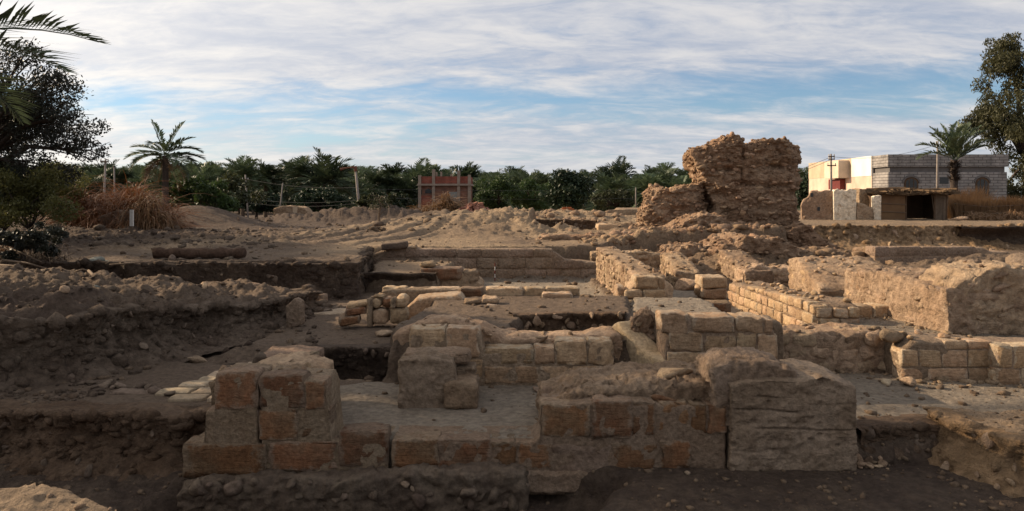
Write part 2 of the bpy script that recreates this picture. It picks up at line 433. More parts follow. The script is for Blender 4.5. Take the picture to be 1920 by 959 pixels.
# (polygon, height or (z, dz/dx, x0, dz/dy, y0), softness, colour or None, roughness or None)
REGIONS = [
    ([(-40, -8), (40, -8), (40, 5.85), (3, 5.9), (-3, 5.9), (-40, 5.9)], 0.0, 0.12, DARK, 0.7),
    ([(-10, 5.6), (26, 5.6), (26, 26.6), (11, 27.4), (8.4, 26.4), (7.6, 20.5), (3.2, 19.6), (2.3, 18.2), (-3.5, 17.9), (-3.15, 16.2), (-2.9, 13.75), (-5, 13.6), (-10, 13.3)], 0.15, 0.09, MID, 0.8),
    # left banks
    ([(-10, 7.2), (-5.2, 8.2), (-4.0, 9.0), (-3.35, 10.0), (-3.15, 11.3), (-3.6, 11.9), (-10, 12.7)], (0.60, -0.055, -4.0, 0, 0), 0.28, MID, 2.4),
    ([(-10, 6.1), (-5.3, 6.5), (-4.4, 7.4), (-4.3, 8.3), (-5.4, 9.2), (-10, 10)], 0.84, 0.24, DARK * 1.6, 3.0),
    ([(-7.4, 6.0), (-4.7, 6.5), (-4.75, 7.2), (-7.4, 7.2)], 0.30, 0.16, DARK, 1.4),
    ([(-4.9, 6.45), (-3.6, 6.25), (-2.35, 6.3), (-2.2, 8.0), (-4.1, 8.1)], 0.225, 0.05, MID, 0.2),
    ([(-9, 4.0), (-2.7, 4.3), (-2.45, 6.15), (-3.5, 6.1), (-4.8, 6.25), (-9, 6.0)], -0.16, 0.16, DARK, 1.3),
    ([(-9, -3), (-1.1, -3), (-1.35, 3.1), (-1.75, 3.42), (-2.2, 3.62), (-9, 3.75)], 0.60, 0.07, PALE, 1.0),
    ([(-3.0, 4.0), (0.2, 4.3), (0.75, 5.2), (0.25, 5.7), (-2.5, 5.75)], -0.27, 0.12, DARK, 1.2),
    ([(-10, 13.0), (-2.6, 13.35), (-2.75, 14.0), (-10, 13.75)], None, 0.12, DARK * .9, 1.6),  # colour only: dark soil band that paints in the shade of the left cut
    # rooms
    ([(-2.0, 5.62), (1.2, 5.62), (1.25, 7.3), (-1.5, 7.3), (-1.9, 7.0)], 0.19, 0.03, LIME, 0.22),
    ([(-3.2, 8.5), (-1.2, 8.4), (-1.3, 12.2), (-3.1, 12.2)], 0.29, 0.22, MID, 0.6),
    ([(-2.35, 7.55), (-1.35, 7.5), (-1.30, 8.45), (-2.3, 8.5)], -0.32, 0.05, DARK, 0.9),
    ([(-1.3, 7.4), (1.3, 7.4), (1.75, 11.0), (-1.15, 10.9)], 0.56, 0.07, MID, 0.6),
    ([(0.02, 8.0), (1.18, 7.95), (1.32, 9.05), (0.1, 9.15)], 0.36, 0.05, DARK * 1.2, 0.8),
    ([(1.3, 7.7), (2.55, 7.7), (2.85, 10.9), (1.75, 11.0)], 0.54, 0.07, LIME * 0.95, 0.6),
    ([(2.55, 7.8), (3.9, 7.8), (3.9, 9.9), (2.75, 9.9)], 0.30, 0.06, LIME * 0.95, 0.6),
    ([(2.75, 9.8), (3.9, 9.8), (3.9, 11.6), (2.85, 11.5)], 0.16, 0.06, LIME * 0.95, 0.5),
    ([(3.75, 7.8), (9, 7.9), (9, 9.8), (4.7, 12.5), (3.9, 12.5)], 0.40, 0.1, LIME * 0.8, 0.7),
    ([(-1.6, 11.4), (1.75, 11.4), (1.75, 17.6), (-1.6, 17.6)], 0.05, 0.04, LIME, 0.25),
    ([(2.0, 11.4), (3.7, 11.4), (3.9, 15.3), (2.0, 15.6)], 0.16, 0.06, LIME, 0.25),
    ([(-2.85, 14.5), (-1.5, 14.45), (-1.35, 17.3), (-3.05, 17.6)], 0.52, 0.035, PALE, 0.5),
    ([(2.5, 5.86), (3.3, 5.95), (9, 5.8), (9, 7.7), (2.5, 7.7)], 0.22, 0.05, LIME * 0.9, 0.4),
    ([(3.48, 5.25), (3.9, 5.0), (9, 4.9), (9, 6.0), (3.42, 5.98)], 0.31, 0.06, PALE, 1.2),
    ([(9.3, 27.8), (14, 27.3), (20, 27.6), (70, 26), (70, 75), (10, 75)], 0.93, 0.20, PALE * 0.95, 0.9),
    ([(0.7, 23.5), (2.8, 23.5), (3.1, 27.6), (0.9, 28.2)], 0.74, 0.10, RED, 0.7),
]
BUMPS = [  # x, y, rx, ry, height, roughness
    (-1.2, 26.5, 4.2, 3.6, 0.70, 1.6), (0.6, 24.5, 1.8, 2.2, 0.22, 3.0), (2.4, 33, 5.5, 2.6, 0.72, 2.4), (-15.2, 36, 2.4, 3.0, 1.05, 1.2),
    (-12.5, 45, 3.4, 3.0, 0.5, 3.2), (-8.7, 46, 2.6, 2.2, 0.8, 3.6), (-6.0, 47, 2.2, 2.0, 0.6, 3.2), (-16.5, 25, 5.0, 4.0, 0.42, 2.2),
    (-9.5, 20, 4.0, 3.0, 0.10, 2.6), (-4.2, 40, 2.0, 2.0, 0.6, 1.5), (0.5, 40, 6.0, 3.0, 0.30, 2.2),
    (6.6, 21.6, 3.0, 3.2, 0.30, 2.0), (5.3, 18.0, 1.5, 1.7, 0.40, 3.2), (7.8, 18.6, 1.6, 1.8, 0.38, 2.4), (4.6, 25.0, 1.3, 3.0, 0.15, 2.0),
    (8.2, 11.0, 1.6, 1.2, 0.55, 2.4), (9.8, 15.0, 2.0, 2.0, 0.6, 2.6), (7.6, 6.9, 1.2, 0.6, 0.3, 2.2), (6.8, 13.2, 1.0, 0.9, 0.3, 2.2), (2.3, 9.4, .5, .6, .05, 2.0),
    (3.3, 19.6, 1.0, 1.0, 0.06, 3.4), (-0.2, 9.9, .9, .5, .04, 2.4),
    (4.35, 9.1, 0.4, 0.45, 0.13, 1.0), (-1.0, 9.4, 0.7, 0.9, 0.05, 1.5), (1.7, 8.6, 0.35, 0.5, 0.10, 1.5),
]
def terrain_height(x, y, want_color=True):
    w1 = noise2(x * 1.3, y * 1.3, 3); w2 = noise2(x * 1.3 + 40, y * 1.3, 4)
    w3 = noise2(x * 5.1, y * 5.1, 5); w4 = noise2(x * 5.1 + 40, y * 5.1, 6)
    xw = x + 0.10 * w1 + 0.035 * w3; yw = y + 0.10 * w2 + 0.035 * w4
    z = np.interp(y, [0, 6, 18, 26, 35, 45, 60, 100, 2000], [0.78, 0.78, 0.80, 0.72, 0.55, 0.42, 0.05, -0.3, -0.3])
    col = np.empty(x.shape + (3,)); t = smooth(-0.2, 0.5, fbm2(x * 0.35, y * 0.35, 8, 3) + np.clip((y - 15) / 10, -0.6, 0.4))[..., None]
    col[...] = MID * (1 - t) + SAND * t
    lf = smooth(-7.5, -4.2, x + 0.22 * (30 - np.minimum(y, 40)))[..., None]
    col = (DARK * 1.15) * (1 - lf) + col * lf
    rough = np.ones(x.shape)
    for k, (poly, hz, soft, c, rg) in enumerate(REGIONS):
        xs = [p[0] for p in poly]; ys = [p[1] for p in poly]
        m = (x > min(xs) - 1.5) & (x < max(xs) + 1.5) & (y > min(ys) - 1.5) & (y < max(ys) + 1.5)
        if not m.any(): continue
        d = inside_dist(xw[m], yw[m], poly)
        wgt = smooth(-soft, soft, d)
        if hz is None: hh = z[m]
        elif isinstance(hz, tuple): hh = hz[0] + hz[1] * (x[m] - hz[2]) + hz[3] * (y[m] - hz[4])
        else: hh = hz
        z[m] = z[m] * (1 - wgt) + hh * wgt
        if c is not None: col[m] = col[m] * (1 - wgt[:, None]) + c * wgt[:, None]
        if rg is not None: rough[m] = rough[m] * (1 - wgt) + rg * wgt
        if k == 1:   # after the pit, the heaps
            for bx, by, rx, ry, bh, br in BUMPS:
                g = np.exp(-((xw - bx) / rx) ** 2 - ((yw - by) / ry) ** 2)
                z += bh * g; rough += (br - 1) * np.clip(g * 1.4, 0, 1)
                if by > 15 and bx > 3.5:
                    col = col + (RED * 0.5 + PALE * 0.5 - col) * np.clip(g * 1.5, 0, 1)[..., None]
    return z, col, rough
def terrain_detail(x, y, z, rough):
    n = 0.030 * fbm2(x * 1.7, y * 1.7, 21, 4, 0.55)
    n = n + 0.016 * (1 - 2 * np.abs(fbm2(x * 6.5, y * 6.5, 31, 3, 0.55))) 
    n = n + 0.045 * np.clip(rough - 0.8, 0, 3) * fbm2(x * 2.6, y * 2.6, 51, 4, 0.62)
    stones = np.maximum(0, noise2(x * 7.3, y * 7.3, 61) - 0.45) * 0.055 * np.clip(rough - 0.5, 0, 2)
    far = smooth(14, 26, y)
    n = n + smooth(16, 9, y) * (0.011 * fbm2(x * 13.0, y * 13.0, 91, 3, 0.6) + 0.012 * np.clip(rough - 0.4, 0, 2) * (0.5 - np.abs(fbm2(x * 9.0, y * 9.0, 95, 2, 0.5))))
    n = n + far * (0.075 * fbm2(x * 0.9, y * 0.9, 71, 4, 0.6) + 0.03 * (0.35 - np.abs(fbm2(x * 2.2, y * 2.2, 75, 3, 0.6))))
    # wheel ruts climbing over the sand
    ax, ay, bx, by = -7.0, 19.0, -1.0, 34.0
    L = math.hypot(bx - ax, by - ay); s = ((x - ax) * (by - ay) - (y - ay) * (bx - ax)) / L + 0.5 * np.sin(y * 0.25)
    t = ((x - ax) * (bx - ax) + (y - ay) * (by - ay)) / L
    rut = np.zeros_like(x)
    for o in (-1.9, -0.4, 0.35, 1.7, 2.6): rut -= 0.085 * np.exp(-((s - o) / 0.16) ** 2) - 0.05 * np.exp(-((np.abs(s - o) - 0.32) / 0.14) ** 2)
    rut *= smooth(-1, 2, t) * smooth(L + 6, L, t)
    return z + n * np.clip(rough, 0.2, 2.2) + stones + rut
def make_terrain():
    tx = np.concatenate([-np.geomspace(7, 0.82, 16), np.linspace(-0.79, 0.79, 650), np.geomspace(0.82, 7, 16)])
    ys = np.concatenate([np.linspace(-6, 1.9, 8), np.geomspace(2.5, 34, 690), np.geomspace(34.4, 75, 60), np.geomspace(80, 1800, 26)])
    yy = np.repeat(ys[:, None], len(tx), 1); xx = tx[None, :] * np.maximum(yy, 2.2)
    yf, xf = yy.ravel().copy(), xx.ravel().copy()
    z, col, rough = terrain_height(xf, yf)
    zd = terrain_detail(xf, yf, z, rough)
    # crumble the cut faces sideways
    Zg = zd.reshape(yy.shape)
    gy, gx = np.gradient(Zg)
    slope = np.clip(np.hypot(gx, gy).ravel() / (np.maximum(yf, 2) * 0.004) - 0.35, 0, 1) * (yf > 2.5) * (yf < 34)
    p = np.stack([xf * 4, yf * 4, zd * 4], 1)
    sel = slope > 0.01
    dx = np.zeros_like(xf); dy = np.zeros_like(xf); ps = p[sel]
    dx[sel] = slope[sel] * (0.05 * noise3(ps[:, 0], ps[:, 1], ps[:, 2], 81) + 0.025 * noise3(ps[:, 0] * 3, ps[:, 1] * 3, ps[:, 2] * 3, 82))
    dy[sel] = slope[sel] * (0.06 * noise3(ps[:, 0], ps[:, 1], ps[:, 2], 83) + 0.03 * noise3(ps[:, 0] * 3, ps[:, 1] * 3, ps[:, 2] * 3, 84))
    V = np.stack([xf + dx, yf + dy, zd], 1)
    nrw, ncl = yy.shape
    i = np.arange(nrw * ncl).reshape(nrw, ncl)
    Q = np.stack([i[:-1, :-1].ravel(), i[:-1, 1:].ravel(), i[1:, 1:].ravel(), i[1:, :-1].ravel()], 1)
    me = mesh_np('terrain', V, Q, True, M['soil'])
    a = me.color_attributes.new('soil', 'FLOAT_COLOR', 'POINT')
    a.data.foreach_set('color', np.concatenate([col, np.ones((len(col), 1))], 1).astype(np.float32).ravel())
    o = structure(link('terrain', me))
    # look-up grid for standing things on the ground
    return o, (tx, ys, Zg)
terrain, TGRID = make_terrain()
def gz(x, y):
    tx, ys, Zg = TGRID
    t = x / max(y, 2.2)
    i = int(np.clip(np.searchsorted(tx, t), 1, len(tx) - 1)); j = int(np.clip(np.searchsorted(ys, y), 1, len(ys) - 1))
    return float(Zg[j - 1:j + 1, i - 1:i + 1].mean())
base = MB(); base.box(-2500, 2500, -600, 2500, -3.0, -1.6)
gme = base.build('ground', plain_mat('far_earth', (0.20, 0.155, 0.11), 0.95))
structure(gme)

# ------------------------------------------------------------------ masonry builders
_topo = {}
def topo(nx, ny, nz):
    key = (nx, ny, nz)
    if key in _topo: return _topo[key]
    idx = {}; ijk = []; faces = []
    def vid(i, j, k):
        t = (i, j, k)
        if t not in idx: idx[t] = len(ijk); ijk.append(t)
        return idx[t]
    for i in range(nx):
        for j in range(ny):
            faces.append((vid(i, j, nz), vid(i + 1, j, nz), vid(i + 1, j + 1, nz), vid(i, j + 1, nz)))
            faces.append((vid(i, j, 0), vid(i, j + 1, 0), vid(i + 1, j + 1, 0), vid(i + 1, j, 0)))
    for i in range(nx):
        for k in range(nz):
            faces.append((vid(i, 0, k), vid(i + 1, 0, k), vid(i + 1, 0, k + 1), vid(i, 0, k + 1)))
            faces.append((vid(i, ny, k), vid(i, ny, k + 1), vid(i + 1, ny, k + 1), vid(i + 1, ny, k)))
    for j in range(ny):
        for k in range(nz):
            faces.append((vid(0, j, k), vid(0, j, k + 1), vid(0, j + 1, k + 1), vid(0, j + 1, k)))
            faces.append((vid(nx, j, k), vid(nx, j + 1, k), vid(nx, j + 1, k + 1), vid(nx, j, k + 1)))
    _topo[key] = (np.array(ijk), np.array(faces))
    return _topo[key]
def axis(half, r, n):
    inner = np.linspace(-half + r, half - r, n + 1)
    return np.concatenate([[-half, -half + 0.35 * r], inner, [half - 0.35 * r, half]])
_seed = [100]
def rbox(lx, ly, lz, r, seg=(2, 1, 1), amp=0.008, nscale=8.0, octv=2, warp=0.0, seed=None, chip=0.0):
    """worn rounded block centred on the origin: verts, quads"""
    if seed is None: _seed[0] += 7; seed = _seed[0]
    H = np.array([lx, ly, lz]) / 2
    r = min(r, H.min() * 0.92)
    ax = [axis(H[k], r, seg[k]) for k in range(3)]
    ijk, Q = topo(*[len(a) - 1 for a in ax])
    p = np.stack([ax[k][ijk[:, k]] for k in range(3)], 1)
    q = np.clip(p, -(H - r), H - r)
    d = p - q; ln = np.linalg.norm(d, axis=1, keepdims=True); ln[ln == 0] = 1
    n = d / ln
    out = q + n * r
    if warp:
        out = out + warp * np.stack([noise3(out[:, 0] * 2.1 / max(H), out[:, 1] * 2.1 / max(H), out[:, 2] * 2.1 / max(H), seed + s) for s in (51, 52, 53)], 1)
    if chip:
        ed = (np.abs(d) > 1e-6).sum(1) > 1
        ch = np.maximum(0, noise3(out[:, 0] * 9 + seed, out[:, 1] * 9, out[:, 2] * 9, seed + 71) + 0.05) * chip
        out = out - n * (ch * ed)[:, None]
    if amp:
        out = out + n * (amp * fbm3(out * nscale + seed * 0.37, seed, octv))[:, None]
    return out, Q
def block(parent, x0, x1, y0, y1, z0, z1, m, r=0.02, seg=(2, 1, 1), amp=0.008, nscale=8.0, name='block', octv=2, warp=0.006, tilt=0.0, chip=0.03):
    V, Q = rbox(x1 - x0, y1 - y0, z1 - z0, r, seg, amp, nscale, octv, warp, None, chip)
    me = mesh_np(name, V, Q, True, m)
    return link(name, me, parent, ((x0 + x1) / 2, (y0 + y1) / 2, (z0 + z1) / 2), (rng.uniform(-tilt, tilt), rng.uniform(-tilt, tilt), rng.uniform(-tilt, tilt)))
def mass(parent, L, thick, tops, m, name='core', y0=None, seg=None, amp=0.03, nscale=4.0, r=0.05, octv=4, x0=0.0, zb=-0.25, tilt=0.0, lump=0.0, fine=0.035):
    """rough body of a wall, its crest following tops [(t, z)]"""
    ts = [t for t, z in tops]; zs = [z for t, z in tops]; zm = max(zs)
    if seg is None: seg = (min(84, max(4, int(L / fine))), min(16, max(3, int(thick / fine))), min(26, max(4, int((zm - zb) / fine))))
    V, Q = rbox(L, thick, 1.0, 0.02, seg, 0, 1)
    u = (V[:, 0] / L + 0.5); w = V[:, 2] + 0.5
    top = np.interp(u, ts, zs) + tilt * V[:, 1]
    # pull the upper edges in so the crest is worn round
    e = np.minimum(1, np.minimum(u, 1 - u) * L / r); f = np.minimum(1, (0.5 - np.abs(V[:, 1]) / thick) * thick / r)
    top = top - r * 0.6 * ((1 - e) ** 2 + (1 - f) ** 2)
    _seed[0] += 13; sd_ = _seed[0]
    P = np.stack([V[:, 0] + L / 2 + x0, V[:, 1] + (0 if y0 is None else y0), zb + w * (top - zb)], 1)
    for k in range(3):
        P[:, k] += amp * fbm3(P * nscale + 11.3 * k, sd_ + 31 * k, octv, 0.6)
    if lump:
        c = (u - 0.5) * L
        s_ = 1 - np.abs(fbm3(P * nscale * 2.4, sd_ + 5, 2)) * 2
        P[:, 1] += lump * s_ * np.sign(V[:, 1]); P[:, 2] += lump * s_ * (w > 0.9); P[:, 0] += lump * s_ * np.sign(u - .5) * ((u < .03) | (u > .97))
    me = mesh_np(name, P, Q, True, m)
    return link(name, me, parent)
_rocks = {}
def rock_mesh(i, m, flat=0.75):
    key = (i, m.name)
    if key in _rocks: return _rocks[key]
    bm = bmesh.new(); bmesh.ops.create_icosphere(bm, subdivisions=2, radius=1)
    V = np.array([v.co[:] for v in bm.verts]); Fc = np.array([[v.index for v in f.verts] for f in bm.faces]); bm.free()
    # flatten a few random planes for facets
    r = np.random.default_rng(500 + i)
    for _ in range(11):
        n = r.normal(size=3); n /= np.linalg.norm(n); d = r.uniform(0.45, 0.8)
        s = V @ n - d; V = V - np.where(s > 0, s, 0)[:, None] * n * 0.9
    V = V * (1 + 0.16 * fbm3(V * 2.1 + i, 700 + i, 3))[:, None]
    V[:, 2] *= flat
    me = mesh_np('stone', V, Fc, False, m)
    _rocks[key] = me
    return me
def rock(x, y, size, m, parent=None, name='stone', z=None, flat=None, rotz=None, sink=0.25, variant=None, scale=None):
    s = (size * rng.uniform(0.85, 1.2), size * rng.uniform(0.75, 1.0), size * rng.uniform(0.7, 0.95)) if scale is None else scale
    zz = (gz(x, y) if z is None else z) + s[2] * 0.75 * (1 - 2 * sink) 
    o = link(name, rock_mesh(rng.randrange(12) if variant is None else variant, m), parent, (x, y, zz), (rng.uniform(-.25, .25), rng.uniform(-.25, .25), rng.uniform(0, 6.28) if rotz is None else rotz), s)
    return o

FEET = []
def wall(label, A, B, thick, z0, tops, ch=0.2, bl=0.36, mb='ashlar', mc='mortar', faces='m', cat='wall', name='stone_wall', rubble=False,
         inset=0.018, r=0.013, proud=0.012, leaf=None, seg=(3, 1, 2), amp=0.010, core_amp=0.012, align=None, group=None, top_stones=0, tops_mat=None, gap=0.014, core_lump=0.0, zlo=0.0, core_ns=4.0, face_stones=0, fs_m=None):
    A = Vector(A); B = Vector(B); d = B - A; L = d.length
    FEET.append((A, B, thick, faces))
    t = thing(name, label, cat, (A.x, A.y, z0), math.atan2(d.y, d.x), group)
    al = align or (faces[:1] if faces[:1] in 'mp' and faces else 'm')
    if al != 'c':      # A and B give the line of the visible face
        sgn = -1 if al == 'p' else 1
        nv = Vector((-d.y, d.x)).normalized() * sgn * thick / 2
        t.location = (A.x + nv.x, A.y + nv.y, z0)
    ts = [a for a, b in tops]; zs = [b for a, b in tops]
    top = lambda x: float(np.interp(np.clip(x / L, 0, 1), ts, zs))
    mass(t, L - 2 * inset, thick - 2 * inset, [(a, b - 0.012) for a, b in tops], M[mc], 'core', amp=core_amp, x0=inset, lump=core_lump, nscale=core_ns)
    dl = leaf or (thick if thick < 0.36 else min(0.22, thick * 0.47))
    def course(sign):
        z = zlo; row = 0
        while z < max(zs) - 0.03:
            h = ch * rng.uniform(0.88, 1.14)
            x = 0.0; first = True
            while x < L - 0.03:
                ln = bl * rng.uniform(0.6, 1.35) * ((0.5 if row % 2 else 1) if first else 1)
                if L - x - ln < bl * 0.4: ln = L - x
                first = False
                xm = x + ln / 2
                tp = min(top(x + 0.1 * ln), top(xm), top(x + .9 * ln))
                z1 = min(z + h, tp)
                if z1 - z > h * 0.42:
                    pr = rng.uniform(-0.35, 1.0) * proud
                    dd = dl * rng.uniform(0.85, 1.0) if dl < thick else dl
                    if sign < 0: ya, yb = -thick / 2 - pr, -thick / 2 + dd
                    else: ya, yb = thick / 2 - dd, thick / 2 + pr
                    if dl >= thick: ya, yb = -thick / 2 - pr, thick / 2 + rng.uniform(0, proud)
                    g = gap * rng.uniform(0.4, 1.1)
                    hh = z1 - z - g
                    block(t, x + g / 2, x + ln - g / 2, ya, yb, z + g / 2 + rng.uniform(-.3, .3) * g, z + g / 2 + hh, M[mb],
                          r if not rubble else min(hh, ln) * rng.uniform(0.28, 0.45), seg, amp if not rubble else 0.018, 9.0, 'stone' if rubble else 'block', 2, 0.006 if not rubble else 0.02, 0.012 if not rubble else 0.05, 0.012 if not rubble else 0.03)
                x += ln
            z += h; row += 1
    if 'm' in faces: course(-1)
    if 'p' in faces and dl < thick: course(1)
    for end, key in ((0, 's'), (1, 'e')):
        if key in faces and thick > 0.45:
            z = zlo
            tp = top(0.05 if end == 0 else L - 0.05)
            while z < tp - 0.05:
                h = ch * rng.uniform(0.9, 1.1); z1 = min(z + h, tp); y = -thick / 2 + 0.02
                if z1 - z < 0.4 * h: break
                while y < thick / 2 - 0.08:
                    w_ = min(bl * rng.uniform(0.6, 1.2), thick / 2 - 0.02 - y)
                    pr = rng.uniform(0.3, 1.2) * proud
                    xa, xb = (-pr, 0.2) if end == 0 else (L - 0.2, L + pr)
                    block(t, xa, xb, y + 0.006, y + w_ - 0.006, z + 0.006, z1 - 0.006, M[mb], r if not rubble else 0.05, (1, 2, 1), amp, 9.0, 'block', 2, 0.006, 0.01)
                    y += w_
                z = z1
    for k in range(face_stones):
        x = rng.uniform(.02, .98) * L; sgn = 1 if faces[:1] == 'p' else -1; s = 0.03 + 0.07 * rng.random() ** 2
        link('stone', rock_mesh(rng.randrange(12), M[fs_m or mb]), t, (x, sgn * (thick / 2 - s * .1), rng.uniform(.02, .95) * top(x)), (rng.uniform(-.3, .3), rng.uniform(-.3, .3), rng.uniform(-.3, .3)), (s * 1.5, s * .6, s * .9))
    for k in range(top_stones):
        x = rng.uniform(0.05, 0.95) * L; s = rng.uniform(0.03, 0.075)
        o = rock(0, 0, s, M[tops_mat or mb], t, 'stone', z=top(x) - 0.03)
        o.location = (x, rng.uniform(-.4, .4) * thick, top(x) + s * 0.15)
    return t

def bank(pts, m, seed, fine=0.035, amp=0.06, under=0.07, talus=0.12, stones=0, stone_m='darkstone', smax=0.06, back=0.35, off=0.10, clods=0, cmax=0.12, rag=0.04):
    """crumbling vertical cut: polyline of (x, y, zbottom, ztop), the open side on its right hand"""
    P = np.array(pts, float); seg = np.hypot(*np.diff(P[:, :2], axis=0).T); s = np.concatenate([[0], np.cumsum(seg)])
    n = int(s[-1] / fine) + 2; q = np.linspace(0, s[-1], n)
    x, y, zb, zt = (np.interp(q, s, P[:, k]) for k in range(4))
    k5 = np.ones(9) / 9
    dx, dy = np.gradient(x), np.gradient(y)
    dx = np.convolve(np.pad(dx, 4, 'edge'), k5, 'valid'); dy = np.convolve(np.pad(dy, 4, 'edge'), k5, 'valid'); ln = np.hypot(dx, dy)
    nx, ny = dy / ln, -dx / ln
    H = float((zt - zb).max()); nz_ = max(8, int(H / fine))
    rows = []
    ragged = rag * fbm2(q * 3.0, q * 0 + seed, seed + 9, 4, .6)
    setback = rag * 1.5 * fbm2(q * 2.2, q * 0 + seed + 3, seed + 19, 4, .6)
    x = x - nx * setback; y = y - ny * setback
    for i in range(nz_ + 1):
        t = i / nz_
        out = talus * (1 - t) ** 3 - under * math.sin(PI * min(1, t * 1.05)) ** 1.0 + off
        rows.append(np.stack([x + nx * out, y + ny * out, zb - 0.06 + (zt + ragged * 0.5 - zb + 0.06) * t], 1))
    for bo, dz in ((off - 0.05, 0.012), (off - 0.13, 0.010), (-back * .6, -0.01), (-back, -0.10)):
        rows.append(np.stack([x + nx * bo, y + ny * bo, zt + ragged * 0.5 + dz], 1))
    V = np.concatenate(rows); R = len(rows)
    N3 = np.tile(np.stack([nx, ny, 0.25 + 0 * nx], 1), (R, 1))
    disp = amp * fbm3(V * 3.0, seed, 4, .6) + amp * 1.1 * (0.4 - np.abs(fbm3(V * 8.0, seed + 5, 3, .65))) + 0.012 * fbm3(V * 22, seed + 8, 2)
    w = np.concatenate([np.full(n, 1.0)] * (nz_ + 1) + [np.full(n, .7), np.full(n, .5), np.full(n, .3), np.full(n, .2)])
    V = V + N3 * (disp * w)[:, None]
    i = np.arange(R * n).reshape(R, n)
    Q = np.stack([i[:-1, :-1].ravel(), i[:-1, 1:].ravel(), i[1:, 1:].ravel(), i[1:, :-1].ravel()], 1)
    o = structure(link('earth_bank', mesh_np('earth_bank', V, Q, True, M[m])))
    r = random.Random(seed)
    if clods:
        VV = []; FF = []; bm = bmesh.new(); bmesh.ops.create_icosphere(bm, subdivisions=1, radius=1)
        Vb = np.array([v.co[:] for v in bm.verts]); Fb = np.array([[v.index for v in f.verts] for f in bm.faces]); bm.free()
        for k in range(clods):
            j = r.randrange(1, n - 1); t = 1.0 if r.random() < .3 else r.random(); a = V[int(t * nz_) * n + j]; cs = 0.02 + (cmax - .02) * r.random() ** 2.5
            v = Vb * np.array([r.uniform(.9, 1.5), r.uniform(.8, 1.2), r.uniform(.6, 1.0)]) * cs
            v = v + (0.7 * cs * fbm3(Vb * 2.6 + k, seed + k, 3, .7))[:, None] * Vb
            VV.append(v + a - np.array([nx[j], ny[j], 0]) * cs * .35); FF.append(Fb + k * len(Vb))
        co = link('clods', mesh_np('clods', np.concatenate(VV), np.concatenate(FF), True, M[m]), o); co['kind'] = 'stuff'
    for k in range(stones):
        j = r.randrange(2, n - 2); t = r.random(); a = V[int(t * nz_) * n + j]; sz_ = 0.015 + (smax - .015) * r.random() ** 2
        link('stone', rock_mesh(r.randrange(12), M[stone_m]), o, tuple(a), (r.random() * 3, r.random() * 3, r.random() * 6), (sz_ * 1.3, sz_, sz_ * .8))
    return o
bank([(-10, 13.35, .1, .82), (-6, 13.6, .1, .80), (-4, 13.68, .12, .79), (-2.9, 13.75, .12, .78), (-3.05, 14.6, .12, .79), (-3.15, 16.2, .3, .80), (-3.4, 17.6, .4, .80)], 'earthdark_shade', 301, stones=90, smax=.08, clods=300, cmax=.11, rag=.10)  # dark soil colour deepened to carry the shade of the left cut
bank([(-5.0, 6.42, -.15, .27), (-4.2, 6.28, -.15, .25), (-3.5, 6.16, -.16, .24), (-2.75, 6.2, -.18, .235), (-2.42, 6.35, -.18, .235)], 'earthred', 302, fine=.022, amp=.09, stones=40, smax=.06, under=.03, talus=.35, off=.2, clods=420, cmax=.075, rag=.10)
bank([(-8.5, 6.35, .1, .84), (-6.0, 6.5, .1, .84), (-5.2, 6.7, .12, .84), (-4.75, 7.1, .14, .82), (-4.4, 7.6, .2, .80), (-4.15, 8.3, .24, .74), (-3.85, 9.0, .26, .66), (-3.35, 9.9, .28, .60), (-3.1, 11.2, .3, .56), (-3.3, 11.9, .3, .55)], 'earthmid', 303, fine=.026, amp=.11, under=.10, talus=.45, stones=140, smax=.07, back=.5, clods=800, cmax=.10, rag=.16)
bank([(2.62, 5.84, -.04, .225), (3.0, 5.9, -.04, .225), (3.5, 5.93, -.02, .23)], 'earthred', 304, fine=.02, amp=.07, under=.02, talus=.3, off=.18, stones=24, smax=.05, clods=90, cmax=.07)
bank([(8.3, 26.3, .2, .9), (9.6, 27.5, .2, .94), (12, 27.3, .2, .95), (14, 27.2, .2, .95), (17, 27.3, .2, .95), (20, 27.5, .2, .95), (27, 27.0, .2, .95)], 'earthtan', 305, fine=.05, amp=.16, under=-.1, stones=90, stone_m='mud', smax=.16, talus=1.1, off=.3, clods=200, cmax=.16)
bank([(15.9, 26.5, .3, .93), (17.5, 26.3, .3, .95), (22, 26.3, .3, .95)], 'earthdark_shade', 306, fine=.06, amp=.10, under=.35, talus=-.3, stones=10, back=1.0)  # dark colour paints the shadow under the right overhang
bank([(0.7, 28.0, .72, 1.16), (2.0, 27.8, .72, 1.16), (3.1, 27.5, .72, 1.14)], 'earthred', 307, fine=.05, amp=.08, stones=20, smax=.12)
bank([(-2.4, 8.46, -.3, .30), (-1.8, 8.5, -.3, .30), (-1.25, 8.42, -.3, .33)], 'earthdark_shade', 308, fine=.025, under=.1, talus=0, off=.14, stones=16, clods=60, cmax=.07)
bank([(0.0, 9.02, .34, .58), (.7, 9.15, .34, .58), (1.36, 9.0, .34, .60)], 'earthred', 309, fine=.022, stones=40, smax=.07, stone_m='rubble')
bank([(-2.85, 14.46, .08, .53), (-2.2, 14.42, .08, .53), (-1.45, 14.4, .08, .53)], 'earthdark_shade', 310, fine=.03, under=.18, talus=-.05, stones=10)
bank([(3.46, 5.98, .15, .30), (3.40, 5.6, -.02, .31), (3.52, 5.2, -.02, .32), (3.9, 4.98, -.02, .31), (6.0, 4.9, -.02, .31)], 'earthtan', 313, fine=.022, amp=.08, under=.02, talus=.22, off=.1, stones=60, stone_m='mud', smax=.06, clods=140, cmax=.08)

